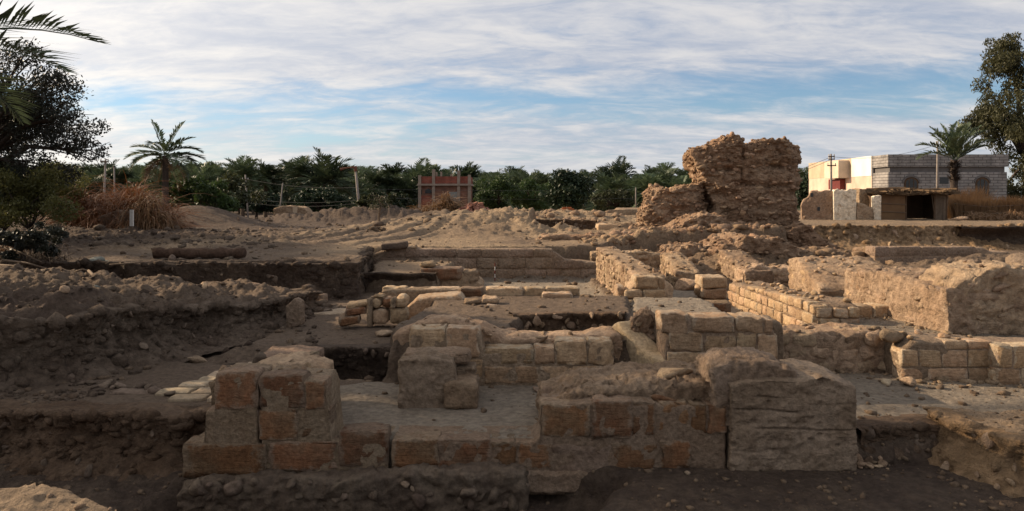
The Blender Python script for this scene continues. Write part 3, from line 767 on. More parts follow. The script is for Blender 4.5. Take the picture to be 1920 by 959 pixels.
# ------------------------------------------------------------------ foreground wall, laid block by block
def px_blocks(t, d, boxes, m, depth=0.3, r=0.014, seg=(9, 2, 5), amp=0.016, nscale=13.0, lo=(0, 0, 0), octv=4, warp=0.012, name='block', tight=0.0):
    for bx in boxes:
        x0, y0, x1, y1 = bx[:4]
        dd = d + (bx[4] if len(bx) > 4 else rng.uniform(-0.008, 0.008))
        mm = M[bx[5]] if len(bx) > 5 else m
        g = tight
        a, b = W(x0 - g, y1 + g * .5, d), W(x1 + g, y0 - g * .5, d)
        block(t, a.x - lo[0], b.x - lo[0], dd - lo[1], dd + depth - lo[1], a.z - lo[2], b.z - lo[2], mm, r, seg, amp, nscale, name, octv, warp, 0.012)

D0 = 5.5
o0 = (0, D0, 0)
fw = thing('stone_wall', 'long front wall of russet blocks, low in the middle, nearest the camera', 'wall', o0)
px_blocks(fw, D0, [(404, 699, 481, 766), (486, 706, 570, 765), (573, 716, 610, 768),
                   (388, 771, 480, 828, 0.02, 'plaster'), (486, 769, 556, 825), (559, 769, 617, 821, 0.01),
                   (345, 832, 497, 893, -0.03), (505, 828, 632, 881), (637, 811, 726, 876), (735, 826, 820, 879),
                   (825, 828, 917, 883), (921, 830, 969, 882), (973, 833, 1034, 879), (1040, 836, 1142, 885, 0.0, 'plaster'),
                   (1150, 833, 1234, 886), (1240, 828, 1293, 880), (1297, 822, 1362, 872, 0.02, 'plaster'),
                   (1016, 760, 1107, 819, -0.005), (1112, 752, 1183, 822, -0.01), (1186, 754, 1228, 819), (1237, 758, 1291, 816), (1296, 760, 1325, 814), (1328, 762, 1362, 812)],
          M['warm'], 0.20, r=0.010, lo=o0, tight=1.6)
# mortar body behind and between the blocks, nearly flush in front
def px_mass(t, d, x0, x1, prof, depth, m, ybase, lo, name='core', front=0.0, amp=0.015, nscale=7.0, lump=0.0, seg=None, tilt=0.0, r=0.05, fine=0.03):
    a = X(x0, d); L = X(x1, d) - a; zb = Z(ybase, d)
    o = mass(t, L, depth, [((p - x0) / (x1 - x0), Z(q, d) - lo[2]) for p, q in prof], m, name, amp=amp, nscale=nscale, zb=zb - lo[2], x0=0, lump=lump, seg=seg, tilt=tilt, r=r, fine=fine)
    o.location = (a - lo[0], d + depth / 2 + front - lo[1], 0)
    return o
for xa, xb, prof in ((352, 482, [(352, 832), (384, 828), (386, 772), (404, 770), (405, 702), (482, 706)]), (489, 727, [(489, 706), (608, 716), (616, 770), (620, 826), (727, 829)]),
                     (734, 1362, [(734, 829), (1000, 830), (1012, 820), (1018, 764), (1110, 756), (1362, 764)])):
    px_mass(fw, D0, xa, xb, prof, 0.40, M['mortar'], 930, o0, front=0.004, amp=0.010, nscale=14.0, seg=(int((xb - xa) * .26), 6, 60), r=0.01)
# footing of rough rubble under the wall
px_mass(fw, D0 - 0.16, 330, 985, [(330, 925), (380, 908), (600, 900), (960, 884), (985, 900)], 0.3, M['darkstone'], 1000, o0, 'footing', amp=0.06, nscale=7, lump=0.022, seg=(150, 6, 24))
px_mass(fw, D0 - 0.03, 975, 1300, [(975, 884), (1240, 886), (1300, 884)], 0.3, M['mortar'], 925, o0, 'footing', amp=0.03, nscale=6, seg=(60, 6, 10))
for k in range(48):
    px = rng.uniform(345, 1010); s = 0.02 + 0.06 * rng.random() ** 2
    p = W(px, rng.uniform(905, 950), D0 - 0.17)
    o = link('stone', rock_mesh(rng.randrange(12), M['darkstone' if rng.random() < .93 else 'plaster']), fw, (p.x, p.y - D0 + rng.uniform(-.02, .07), p.z), (rng.random() * 3, rng.random() * 3, 0), (s * 1.15, s, s * .9))
# the stepped back of the left pier and the crest rubble
px_mass(fw, 5.66, 402, 612, [(402, 712), (450, 706), (520, 700), (612, 716)], 0.30, M['rubble'], 880, o0, 'core', amp=0.035, nscale=10, lump=0.03, fine=0.025)
px_mass(fw, 5.66, 1020, 1385, [(1020, 764), (1060, 750), (1100, 738), (1180, 730), (1300, 722), (1385, 730)], 0.75, M['rubble'], 830, o0, 'core', amp=0.045, nscale=10, lump=0.035, fine=0.025)
for k in range(70):
    px = rng.uniform(1030, 1365); d = rng.uniform(5.75, 6.3); s = rng.uniform(0.02, 0.06)
    yy = np.interp(px, [1030, 1090, 1180, 1300, 1365], [760, 742, 732, 724, 732])
    o = link('stone', rock_mesh(rng.randrange(12), M['rubble']), fw, (X(px, d), d - D0, Z(yy, 5.66) + rng.uniform(-.02, .015)), (rng.random(), rng.random(), rng.random() * 6), (s * 1.5, s * 1.1, s * .6))
for k in range(36):
    px = rng.uniform(410, 605); d = rng.uniform(5.68, 5.95); s = rng.uniform(0.015, 0.045)
    link('stone', rock_mesh(rng.randrange(12), M['rubble']), fw, (X(px, d), d - D0, Z(706, 5.66) + rng.uniform(-.025, .01)), (rng.random(), rng.random(), rng.random() * 6), (s * 1.5, s * 1.1, s * .6))
rk = tag(rock(X(1262, 6.0), 6.0, 0.2, M['rubble'], z=Z(716, 6.0), scale=(0.21, 0.16, 0.12), variant=4, rotz=0.3, sink=0.2), 'large pale flat boulder lying on the crest of the front wall', 'stone')
rk.name = 'boulder'
rk2 = tag(rock(X(1245, 5.68), 5.68, 0.2, M['warm'], z=Z(758, 5.68), scale=(0.16, 0.11, 0.075), variant=6, rotz=0.1, sink=0.2), 'brown wedge shaped stone on the front wall above its right blocks', 'stone')

# plastered pier at the right end of the front wall
pr = thing('wall_pier', 'massive plastered pier with horizontal cracks at right end of front wall', 'wall pier', (X(1490, 5.45), 5.45, 0))
po = (X(1490, 5.45), 5.45, 0)
def cracked_mass(parent, x0, x1, prof, ybase, d, depth, cracks, m, lo, seed=77):
    a = X(x0, d); L = X(x1, d) - a; zb = Z(ybase, d)
    V, Q = rbox(L, depth, 1.0, 0.012, (90, 18, 76), 0, 1)
    u = V[:, 0] / L + .5; w = V[:, 2] + .5
    top = np.interp(u * (x1 - x0) + x0, [p for p, _ in prof], [Z(q, d) for _, q in prof]) - 0.02 * np.maximum(0, 1 - (.5 + V[:, 1] / depth) * 8) ** 2
    P = np.stack([V[:, 0] + L / 2 + a, V[:, 1] + d + depth / 2, zb + w * (top - zb)], 1)
    fr = V[:, 1] < -depth / 2 + .004; lf = V[:, 0] < -L / 2 + .004; rt = V[:, 0] > L / 2 - .004
    D = 0.018 * fbm3(P * 3.0, seed, 3) + 0.016 * fbm3(P * np.array([9, 9, 14]), seed + 3, 4, .65)
    pit = np.maximum(0, noise3(P[:, 0] * 16, P[:, 1] * 16, P[:, 2] * 26, seed + 6) - .55) * 0.06
    for cy, x_a, x_b, dp in cracks:
        zc = Z(cy, d) + 0.035 * fbm3(np.stack([P[:, 0] * 2.2, P[:, 0] * 0 + cy, P[:, 0] * 0], 1), seed + int(cy), 3)
        xa, xb = X(x_a, d), X(x_b, d)
        g = np.exp(-((P[:, 2] - zc) / 0.0055) ** 2) * smooth(xa - .05, xa + .05, P[:, 0]) * smooth(xb + .05, xb - .05, P[:, 0])
        g *= 0.35 + 0.65 * (fbm3(P * 6, seed + 40, 2) > -0.15)
        D = D - dp * g
    D = D - pit
    P[:, 1] -= D * fr; P[:, 0] -= D * lf; P[:, 0] += D * rt
    P[:, 2] += (0.02 * fbm3(P * 9, seed + 20, 4, .65)) * (w > .97)
    o = link('body', mesh_np('body', P - np.array(lo), Q, True, m), parent)
    return o
cracked_mass(pr, 1370, 1606, [(1370, 720), (1400, 712), (1500, 712), (1540, 706), (1580, 712), (1606, 722)], 886, 5.45, 0.62,
             [(803, 1420, 1606, .022), (771, 1380, 1500, .028), (742, 1420, 1490, .022), (846, 1370, 1440, .02), (757, 1530, 1606, .018)], M['plaster'], po)
px_mass(pr, 5.52, 1340, 1510, [(1340, 690), (1370, 678), (1440, 680), (1480, 690), (1510, 720)], 0.5, M['plaster'], 800, po, 'capping', amp=0.035, nscale=10, lump=0.02, fine=0.022)
px_blocks(pr, 5.5, [(1372, 686, 1404, 742, 0.02, 'warm')], M['warm'], 0.3, lo=po)
px_mass(pr, 5.6, 1600, 1640, [(1600, 840), (1618, 855), (1640, 880)], 0.5, M['rubble'], 900, po, 'footing', amp=0.05, nscale=6, lump=0.02)
for k in range(14):
    px = rng.uniform(1605, 1665); d = rng.uniform(5.35, 5.7); s = rng.uniform(0.015, 0.05)
    o = rock(X(px, d), d, s, M['rubble']); o.parent = pr; o.matrix_parent_inverse = Matrix.Translation(-Vector(po))

# ------------------------------------------------------------------ inner walls of the near rooms
D2 = 7.15
o2 = (0, D2, 0)
w2 = thing('stone_wall', 'tan ashlar wall with worn sagging crest behind the plaster floor', 'wall', o2)
px_blocks(w2, D2, [(768, 617, 834, 671), (837, 616, 899, 671), (768, 674, 850, 718), (853, 674, 905, 718), (907, 655, 1000, 684), (1003, 652, 1040, 684), (908, 687, 1010, 719), (1013, 687, 1148, 719),
                   (1043, 640, 1100, 685), (1103, 641, 1150, 685)], M['ashlar'], 0.24, r=0.010, amp=0.009, lo=o2)
px_mass(w2, D2, 766, 1152, [(766, 622), (898, 620), (906, 658), (1040, 657), (1046, 648), (1152, 644)], 0.3, M['mortar'], 745, o2, front=0.010, amp=0.010, nscale=14)
px_mass(w2, D2 + 0.28, 740, 1165, [(740, 630), (800, 606), (850, 602), (905, 616), (940, 636), (1100, 636), (1165, 624)], 0.45, M['rubble'], 740, o2, 'core', amp=0.045, nscale=5, lump=0.015)
for k in range(30):
    px = rng.uniform(745, 1150); d = rng.uniform(7.3, 7.8); s = rng.uniform(0.015, 0.05)
    yy = np.interp(px, [740, 800, 850, 905, 940, 1100, 1165], [630, 608, 604, 618, 637, 637, 626])
    link('stone', rock_mesh(rng.randrange(12), M['rubble']), w2, (X(px, d), d - D2, Z(yy, 7.43) + rng.uniform(-.01, .015)), (rng.random(), rng.random(), rng.random() * 6), (s * 1.4, s * 1.1, s * .6))

pl = thing('pillar_stub', 'rough grey pillar stub standing on the plaster floor before tan wall', 'pillar', (X(820, 6.4), 6.4, 0.15))
lo = (X(820, 6.4), 6.4, 0.15)
px_mass(pl, 6.4, 748, 893, [(748, 678), (800, 672), (850, 680), (858, 730), (893, 728)], 0.5, M['plaster'], 790, lo, 'core', amp=0.022, nscale=9, lump=0.01, r=0.015, fine=0.02)
px_blocks(pl, 6.36, [(832, 716, 895, 768, -0.02, 'rubble')], M['rubble'], 0.3, r=0.03, amp=0.025, lo=lo)
px_blocks(pl, 6.42, [(746, 675, 762, 768, 0.0)], M['mortar'], 0.5, r=0.015, amp=0.015, lo=lo, name='plaster_edge')
px_blocks(pl, 6.6, [(756, 664, 880, 684, 0.0), (852, 690, 890, 712, 0.0)], M['mortar'], 0.3, r=0.015, amp=0.022, lo=lo, name='slab')

# block set back on the left pier, seen from above
bk = thing('stone_block', 'squared grey stone block with pale edge behind the left front pier', 'stone block', (X(530, 6.4), 6.4, 0.2))
lo = (X(530, 6.4), 6.4, 0.2)
px_mass(bk, 5.95, 470, 600, [(470, 690), (540, 684), (600, 700)], 0.45, M['rubble'], 760, lo, 'core', amp=0.03, nscale=9, lump=0.02)
px_blocks(bk, 6.35, [(478, 668, 584, 726, 0.0, 'plaster')], M['plaster'], 0.45, r=0.02, amp=0.02, lo=lo)
px_blocks(bk, 6.33, [(568, 666, 588, 726, 0.0)], M['mortar'], 0.2, r=0.01, amp=0.01, lo=lo, name='plaster_edge')
tag(rock(X(487, 6.3), 6.3, 0.1, M['darkstone'], z=Z(690, 6.3), scale=(0.075, 0.07, 0.11), variant=3, sink=0.1), 'rounded brown stone perched beside the squared grey block', 'stone')

D3 = 6.95
o3 = (0, D3, 0)
w3 = thing('stone_wall', 'tall tan block wall with pale mortar lines right of the central room', 'wall', o3)
px_blocks(w3, D3, [(1252, 660, 1322, 712), (1255, 624, 1318, 658), (1322, 628, 1380, 676), (1324, 679, 1380, 716), (1384, 626, 1418, 678), (1421, 628, 1458, 682), (1384, 681, 1420, 716), (1423, 685, 1459, 716),
                   (1300, 595, 1378, 624, -.006), (1381, 596, 1431, 625, -.004), (1434, 599, 1448, 625, 0.0), (1240, 590, 1290, 627, -.01)], M['ashlar'], 0.3, r=0.012, amp=0.009, lo=o3)
px_mass(w3, D3, 1246, 1460, [(1246, 632), (1290, 600), (1440, 600), (1460, 630)], 0.4, M['mortar'], 740, o3, front=0.010, amp=0.008, nscale=14)
px_mass(w3, D3 + 0.30, 1240, 1468, [(1240, 600), (1300, 596), (1468, 602)], 0.4, M['plaster'], 700, o3, 'core', amp=0.03, nscale=6)
# the sunlit side wall joining it, and the broken corner lump
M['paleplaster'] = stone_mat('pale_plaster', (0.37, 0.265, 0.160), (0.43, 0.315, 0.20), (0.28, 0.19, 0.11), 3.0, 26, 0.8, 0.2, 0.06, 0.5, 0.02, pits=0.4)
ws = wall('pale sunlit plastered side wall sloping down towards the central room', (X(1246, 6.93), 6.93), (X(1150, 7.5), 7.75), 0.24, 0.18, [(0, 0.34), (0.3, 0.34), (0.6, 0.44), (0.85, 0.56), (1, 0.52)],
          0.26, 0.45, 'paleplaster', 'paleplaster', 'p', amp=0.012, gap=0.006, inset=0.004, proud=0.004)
lump = thing('rubble_heap', 'broken heap of rubble and mortar on the corner of tall tan wall', 'rubble', (X(1208, 7.75), 7.75, 0.5))
mass(lump, 0.42, 0.36, [(0, 0.05), (0.3, 0.26), (0.6, 0.32), (1, 0.08)], M['rubble'], 'core', amp=0.07, nscale=10, lump=0.04, fine=.02).location = (-0.21, 0, 0)
for k in range(95):
    u = rng.uniform(-.24, .24); s = rng.uniform(.02, .055)
    link('stone', rock_mesh(rng.randrange(12), M['rubble' if k % 4 else 'darkstone']), lump, (u, rng.uniform(-.22, .1), rng.uniform(-.05, 0.31 - abs(u) * 0.8)), (rng.random() * 3, rng.random() * 3, rng.random() * 6), (s * 1.2, s, s * .8))

w4 = wall('crumbling dark rubble wall with ragged stones right of the tall tan wall', (X(1452, 7.6), 7.6), (X(1720, 7.6), 7.6), 0.5, 0.2, [(0, 0.42), (0.5, 0.42), (0.8, 0.42), (1, 0.3)],
          0.13, 0.22, 'rubble', 'rubble', 'm', rubble=True, proud=0.05, core_amp=0.06, core_lump=0.03, top_stones=16)
tag(rock(X(1668, 7.45), 7.45, 0.2, M['rubble'], z=Z(640, 7.45), scale=(0.16, 0.13, 0.12), variant=2, sink=0.2), 'angular pale boulder jutting from crest of the crumbling rubble wall', 'stone').name = 'boulder'
w5 = wall('plastered tan wall with a narrow vertical recess at far right edge', (X(1690, 7.25), 7.25), (X(1862, 7.25), 7.25), 0.5, 0.16, [(0, 0.36), (0.15, 0.46), (1, 0.44)], 0.2, 0.36, 'ashlar', 'plaster', 'm', gap=0.008, proud=0.004, core_amp=0.02, inset=0.006, top_stones=8)
w5b = wall('end section of tan wall past the recess at the right edge', (X(1872, 7.1), 7.1), (X(2420, 7.1), 7.1), 0.5, 0.16, [(0, 0.44), (1, 0.42)], 0.2, 0.36, 'ashlar', 'plaster', 'ms', gap=0.008, proud=0.004, inset=0.006)
tag(rock(X(1706, 7.0), 7.0, 0.1, M['rubble'], scale=(0.1, 0.09, 0.09), variant=1), 'small brown stone at the foot of the plastered tan wall', 'stone')
tag(rock(X(1662, 7.1), 7.1, 0.1, M['floor'], scale=(0.09, 0.05, 0.05), variant=5), 'small white stone chip below the crumbling rubble wall', 'stone')

# ------------------------------------------------------------------ middle distance
D6 = 10.9
o6 = (0, D6, 0.3)
w6 = thing('stone_wall', 'low tan block wall crossing the middle of the dig', 'wall', o6)
px_blocks(w6, D6, [(715, 541, 760, 580, .06), (763, 543, 860, 585, .05), (863, 541, 907, 571, -.02, 'warm'), (911, 541, 980, 571), (983, 541, 1022, 572), (1025, 540, 1086, 572)], M['ashlar'], 0.3, r=0.02, amp=0.012, lo=o6, octv=3)
px_mass(w6, D6, 715, 1088, [(715, 543), (1088, 543)], 0.34, M['mortar'], 600, o6, front=0.02, amp=0.015)
px_mass(w6, D6 - 0.5, 690, 870, [(690, 622), (740, 600), (780, 560), (860, 553), (870, 560)], 0.5, M['ashlar'], 640, o6, 'core', amp=0.03, nscale=4)
sb = thing('stone_block', 'single low block with sunlit end before the middle block wall', 'stone block', (X(1052, 10.7), 10.7, 0.4))
px_blocks(sb, 10.62, [(1017, 551, 1074, 569, 0, 'ashlar')], M['ashlar'], 0.25, r=0.015, lo=(X(1052, 10.7), 10.7, 0.4))
st = thing('wall_stub', 'short stub of four blocks standing just before the middle wall', 'wall', (X(900, 9.9), 9.9, 0.5))
lo = (X(900, 9.9), 9.9, 0.5)
px_blocks(st, 9.85, [(866, 576, 897, 603), (899, 574, 908, 598, .05), (909, 573, 935, 602), (868, 566, 900, 575, .1, 'rubble'), (902, 562, 934, 572, .12, 'rubble')], M['ashlar'], 0.3, r=0.03, amp=0.014, lo=lo)
sb2 = thing('wall_stub', 'stub of rounded blocks with a pale plastered edge left of the middle wall', 'wall', (X(725, 9.7), 9.7, 0.3))
lo = (X(725, 9.7), 9.7, 0.3)
px_blocks(sb2, 9.7, [(697, 581, 727, 609), (729, 579, 762, 608), (697, 562, 713, 580), (714, 561, 733, 580, .02, 'warm'), (740, 557, 762, 578), (700, 555, 716, 562, .05)], M['ashlar'], 0.3, r=0.05, amp=0.015, lo=lo)
px_blocks(sb2, 9.66, [(688, 560, 697, 614), (732, 560, 741, 579)], M['mortar'], 0.3, r=0.02, amp=0.015, lo=lo, name='plaster_edge')
for lab, b4, d, m in (('flat sunlit slab topmost of the slabs left of the block stub', (655, 573, 694, 581), 9.8, 'ashlar'), ('brown tilted slab under the flat sunlit slab', (650, 583, 690, 595), 9.7, 'warm'), ('broad brown slab lowest beside the block stub', (636, 599, 676, 613), 9.6, 'warm')):
    t = thing('stone_slab', lab, 'stone slab', (X(b4[0], d), d, 0.3)); px_blocks(t, d, [b4 + (0.0, m)], M[m], 0.35, r=0.02, amp=0.015, lo=(X(b4[0], d), d, 0.3), name='slab'); t.rotation_euler = (0.05, -0.12, 0.15)
us = thing('stone_slab', 'upright pointed slab leaning against the left earth bank', 'stone slab', (X(556, 9.9), 9.9, 0.25))
mb_ = MB().prism([(-.11, 0), (.10, .06), (.11, .32), (.03, .36), (-.11, .26)], -.04, .04)
sl = mb_.build('slab', M['plaster'], us, (0, 0, 0), (0.1, 0, -0.35)); sl.scale = (1.15, 1.2, 1.2)
bv = sl.modifiers.new('bevel', 'BEVEL'); bv.width = 0.018; bv.segments = 2
fl = thing('stone_slab', 'long pale flat slab lying in the trench right of the upright slab', 'stone slab', (X(612, 10.8), 10.8, 0.28))
px_blocks(fl, 10.8, [(578, 588, 650, 606, 0, 'floor')], M['floor'], 0.5, r=0.03, amp=0.02, lo=(X(612, 10.8), 10.8, 0.28), name='slab')
lowp = wall('low brown plastered wall at the foot of the long left earth cut', (X(480, 12.4), 12.4), (X(602, 12.0), 12.0), 0.2, 0.2, [(0, 0.2), (1, 0.24)], 0.3, 0.6, 'plaster', 'plaster', 'm', gap=0.006, inset=0.004)

# back wall of the far room
D7 = 17.6
w7 = wall('long shaded block wall at the back of the far room', (X(678, D7), D7), (X(1122, D7), D7), 0.45, 0.05, [(0, 0.55), (0.1, 0.72), (0.22, 0.80), (0.235, 0.74), (0.8, 0.74), (0.86, 0.50), (1, 0.42)], 0.24, 0.55, 'plaster', 'plaster', 'm', gap=0.012, proud=0.01, amp=0.02, core_amp=0.03, r=0.04)
tag(block(None, X(714, 17.4), X(762, 17.4), 17.4, 17.8, Z(468, 17.4), Z(456, 17.4), M['darkstone'], 0.04, (3, 2, 2), 0.02), 'dark tilted flat stone resting on crest of the back wall', 'stone').rotation_euler.y = -0.1
rr = tag(rock(X(777, 17.5), 17.5, .09, M['rubble'], z=Z(466, 17.5), scale=(.1, .09, .09)), 'small round stone on the back wall right of the dark flat stone', 'stone')
sh = thing('stone_block', 'reddish squared block with sunlit edge on the left room shelf', 'stone block', (X(825, 14.6), 14.6, 0.3))
lo = (X(825, 14.6), 14.6, 0.3)
px_blocks(sh, 14.6, [(786, 503, 866, 526, 0, 'warm'), (785, 493, 812, 504, .1, 'ashlar'), (866, 510, 895, 532, .1, 'rubble')], M['warm'], 0.5, r=0.04, amp=0.03, lo=lo)
px_mass(sh, 14.7, 790, 905, [(790, 505), (860, 508), (905, 530)], 0.8, M['mud'], 560, lo, 'footing', amp=0.05, nscale=4)
# range pole leaning on the back wall
rp = thing('survey_pole', 'thin red and white survey pole standing against the back wall', 'survey pole', (X(928, 17.2), 17.2, 0.06))
M['red'] = plain_mat('red_paint', (0.14, 0.03, 0.022), 0.6); M['whitepaint'] = plain_mat('white_paint', (0.55, 0.52, 0.47), 0.7, 0.25)
zb = 0.06 - 0.06
for k in range(5):
    MB().tube([(0, 0, 0.0 + k * .085), (0, 0, 0.085 + k * .085)], [.012] * 2, 8).build('pole_band', M['red' if k % 2 == 0 else 'whitepaint'], rp, (0, 0, 0))

# walls running away from the camera (their left faces take the sun)
w8 = wall('rough rubble wall running back to the far room, its left face sunlit', (X(1195, 11.9), 11.9), (X(1118, 16.9), 16.9), 0.46, 0.1, [(0, 0.66), (0.35, 0.70), (0.7, 0.74), (1, 0.78)], 0.12, 0.2, 'rubble', 'rubble', 'p', rubble=True, proud=0.03, core_amp=0.04, core_lump=0.02, top_stones=24)
w8e = thing('wall_pier', 'stepped pier of squared blocks at the near end of rubble wall', 'wall pier', (X(1210, 11.5), 11.5, 0.2))
lo = (X(1210, 11.5), 11.5, 0.2)
px_blocks(w8e, 11.5, [(1192, 521, 1237, 544, .08), (1238, 523, 1250, 547, .1), (1172, 544, 1206, 562), (1207, 545, 1249, 562, .02), (1168, 563, 1225, 578, -.03), (1160, 540, 1176, 562, .12)], M['ashlar'], 0.42, r=0.03, amp=0.015, lo=lo)
px_mass(w8e, 11.62, 1176, 1262, [(1176, 546), (1195, 524), (1240, 522), (1262, 534)], 0.5, M['rubble'], 590, lo, 'core', amp=0.03, nscale=5)
wl = wall('low dark brown block wall linking stepped pier and sunlit block wall', (X(1226, 11.2), 11.2), (X(1372, 11.0), 11.0), 0.3, 0.25, [(0, 0.17), (0.4, 0.19), (1, 0.22)], 0.2, 0.5, 'warm', 'rubble', 'm', gap=0.01)
wl2 = wall('low pale kerb of stones in front of the far room', (X(1088, 10.9), 10.9), (X(1168, 11.1), 11.1), 0.3, 0.25, [(0, 0.08), (0.5, 0.16), (1, 0.14)], 0.15, 0.35, 'ashlar', 'mortar', 'm')
w9 = wall('block wall running towards the camera, left face of squared stones sunlit', (X(1524, 9.4), 9.4), (X(1366, 12.9), 12.9), 0.62, 0.08, [(0, 0.56), (0.08, 0.60), (0.5, 0.53), (1, 0.48)], 0.135, 0.24, 'ashlar', 'mortar', 'ps', r=0.022, amp=0.018, proud=0.02, core_amp=0.03, core_ns=8, top_stones=30, gap=0.016)
w9p = thing('wall_pier', 'narrow two block pier with sunlit face beyond the sunlit block wall', 'wall pier', (X(1340, 13.2), 13.2, 0.2))
lo = (X(1340, 13.2), 13.2, 0.2)
px_blocks(w9p, 13.2, [(1316, 520, 1364, 541), (1316, 542, 1364, 562), (1318, 563, 1366, 578, .0, 'warm')], M['ashlar'], 0.55, r=0.03, amp=0.014, lo=lo)
tag(rock(X(1308, 13.4), 13.4, .14, M['ashlar'], scale=(.11, .1, .14), z=0.3), 'upright pale stone left of the narrow two block pier', 'stone')
tag(rock(X(1285, 14.8), 14.8, .25, M['rubble'], scale=(.3, .25, .24), variant=7), 'large rounded boulder in shade below the ruin mound', 'stone').name = 'boulder'
tag(rock(X(1268, 12.6), 12.6, .12, M['darkstone'], scale=(.2, .12, .1), variant=8), 'dark stone leaning at the stepped pier, on the room floor', 'stone')

# right hand masses
wA = wall('thick eroded wall mass with squared left corner before the ruin mound', (X(1537, 12.0), 12.0), (X(1480, 13.6), 13.6), 1.3, 0.2, [(0, 0.34), (0.15, 0.42), (0.5, 0.62), (0.8, 0.74), (1, 0.68)], 0.2, 0.40, 'ashlar', 'rubble', 'p', r=0.04, amp=0.02, proud=0.012, core_amp=0.06, core_lump=0.03, core_ns=7, gap=0.02, top_stones=40, inset=0.006)
wB = wall('biggest eroded stone wall at right, sunlit side with square jamb stones', (X(1778, 8.7), 8.7), (X(1588, 11.0), 11.0), 1.0, 0.36, [(0, 0.56), (0.2, 0.58), (0.6, 0.62), (1, 0.58)], 0.17, 0.3, 'plaster', 'mud', 'p', r=0.05, amp=0.03, proud=-0.02, inset=0.0, core_amp=0.055, core_lump=0.035, core_ns=8, gap=0.03, top_stones=44, face_stones=70, fs_m='mud')
wBf = wall('shaded eroded front of the biggest wall reaching the right edge', (X(1782, 8.72), 8.72), (X(2420, 8.72), 8.72), 0.9, 0.36, [(0, 0.54), (0.06, 0.74), (0.15, 0.82), (0.4, 0.74), (1, 0.72)], 0.3, 0.6, 'plaster', 'mud', '', core_amp=0.06, core_lump=0.04, core_ns=8, top_stones=40, face_stones=110, fs_m='mud')
for bx_ in ((0, .42, 0.0, .28), (0, .42, 0.30, .56)):
    block(wB, 1.94 + rng.uniform(-.02, .02), 2.31, .40, .515, bx_[2], bx_[3], M['ashlar'], .02, (3, 2, 3), .012, 10, 'jamb_stone', 3, .008)
wk = wall('low long squared block between the sunlit wall and biggest wall', (X(1577, 9.9), 9.9), (X(1706, 9.9), 9.9), 0.3, 0.34, [(0, 0.22), (1, 0.22)], 0.24, 0.7, 'ashlar', 'mortar', 'm', r=0.02)
w11 = wall('straight low wall in shade before the right earth bank', (X(1640, 17), 17), (X(1895, 17), 17), 0.5, 0.35, [(0, 0.52), (0.8, 0.52), (0.86, 0.42), (1, 0.42)], 0.28, 0.7, 'plaster', 'mud', 'ms', r=0.03, gap=0.008, inset=0.004, proud=0.004)
w11b = wall('short sunlit rubble stub left of the straight low wall', (X(1596, 18), 18), (X(1640, 17.4), 17.4), 0.5, 0.35, [(0, 0.45), (1, 0.5)], 0.18, 0.3, 'rubble', 'rubble', 'mp', rubble=True, core_amp=0.05)
w12 = tag(rock(X(1912, 14), 14, .3, M['plaster'], scale=(.34, .3, .24), z=Z(500, 14), variant=9), 'pale sunlit boulder cut by the right edge of the picture', 'stone'); w12.name = 'boulder'
w13 = wall('long low earth wall in shade running up to the ruin', (X(1000, 20), 20), (X(1262, 20.5), 20.5), 0.5, 0.5, [(0, 0.3), (0.1, 0.46), (0.7, 0.44), (1, 0.30)], 0.3, 0.6, 'mud', 'ruin', '', core_amp=0.06, core_lump=0.03, top_stones=14)
w14 = tag(block(None, X(1120, 23), X(1160, 23), 23, 23.6, Z(440, 23), Z(421, 23), M['ashlar'], 0.06, (3, 2, 2), 0.04), 'pale squared block at the edge of the far dug pit', 'stone block')
w14.name = 'stone_block'

# broken cross walls stepping down from the ruin
for lab, A_, B_, th, z0_, tops_, fc in (
    ('low rubble cross wall behind the far end of the sunlit rubble wall', (1108, 17.9), (1240, 17.9), .4, .2, [(0, .50), (.4, .46), (.7, .52), (1, .44)], 'm'),
    ('short rubble wall running back below the broken masonry lump', (1266, 14.9), (1238, 17.6), .5, .15, [(0, .36), (.3, .48), (.7, .52), (1, .56)], 'p'),
    ('broken rubble wall in shade at the foot of the eroded hump', (1392, 14.7), (1492, 14.7), .5, .15, [(0, .40), (.3, .52), (.6, .44), (1, .50)], 'm'),
    ('sunlit rubble wall climbing from the narrow pier to the hump', (1398, 14.6), (1346, 17.0), .55, .15, [(0, .42), (.4, .50), (.8, .62), (1, .66)], 'p'),
    ('low block wall behind the biggest wall, before the straight low wall', (1600, 14.6), (1722, 14.6), .45, .2, [(0, .42), (.5, .40), (1, .36)], 'm')):
    wall(lab, (X(A_[0], A_[1]), A_[1]), (X(B_[0], B_[1]), B_[1]), th, z0_, tops_, 0.14, 0.24, 'rubble', 'rubble', fc, rubble=True, proud=0.03, core_amp=0.04, core_ns=7, core_lump=0.02, top_stones=14)

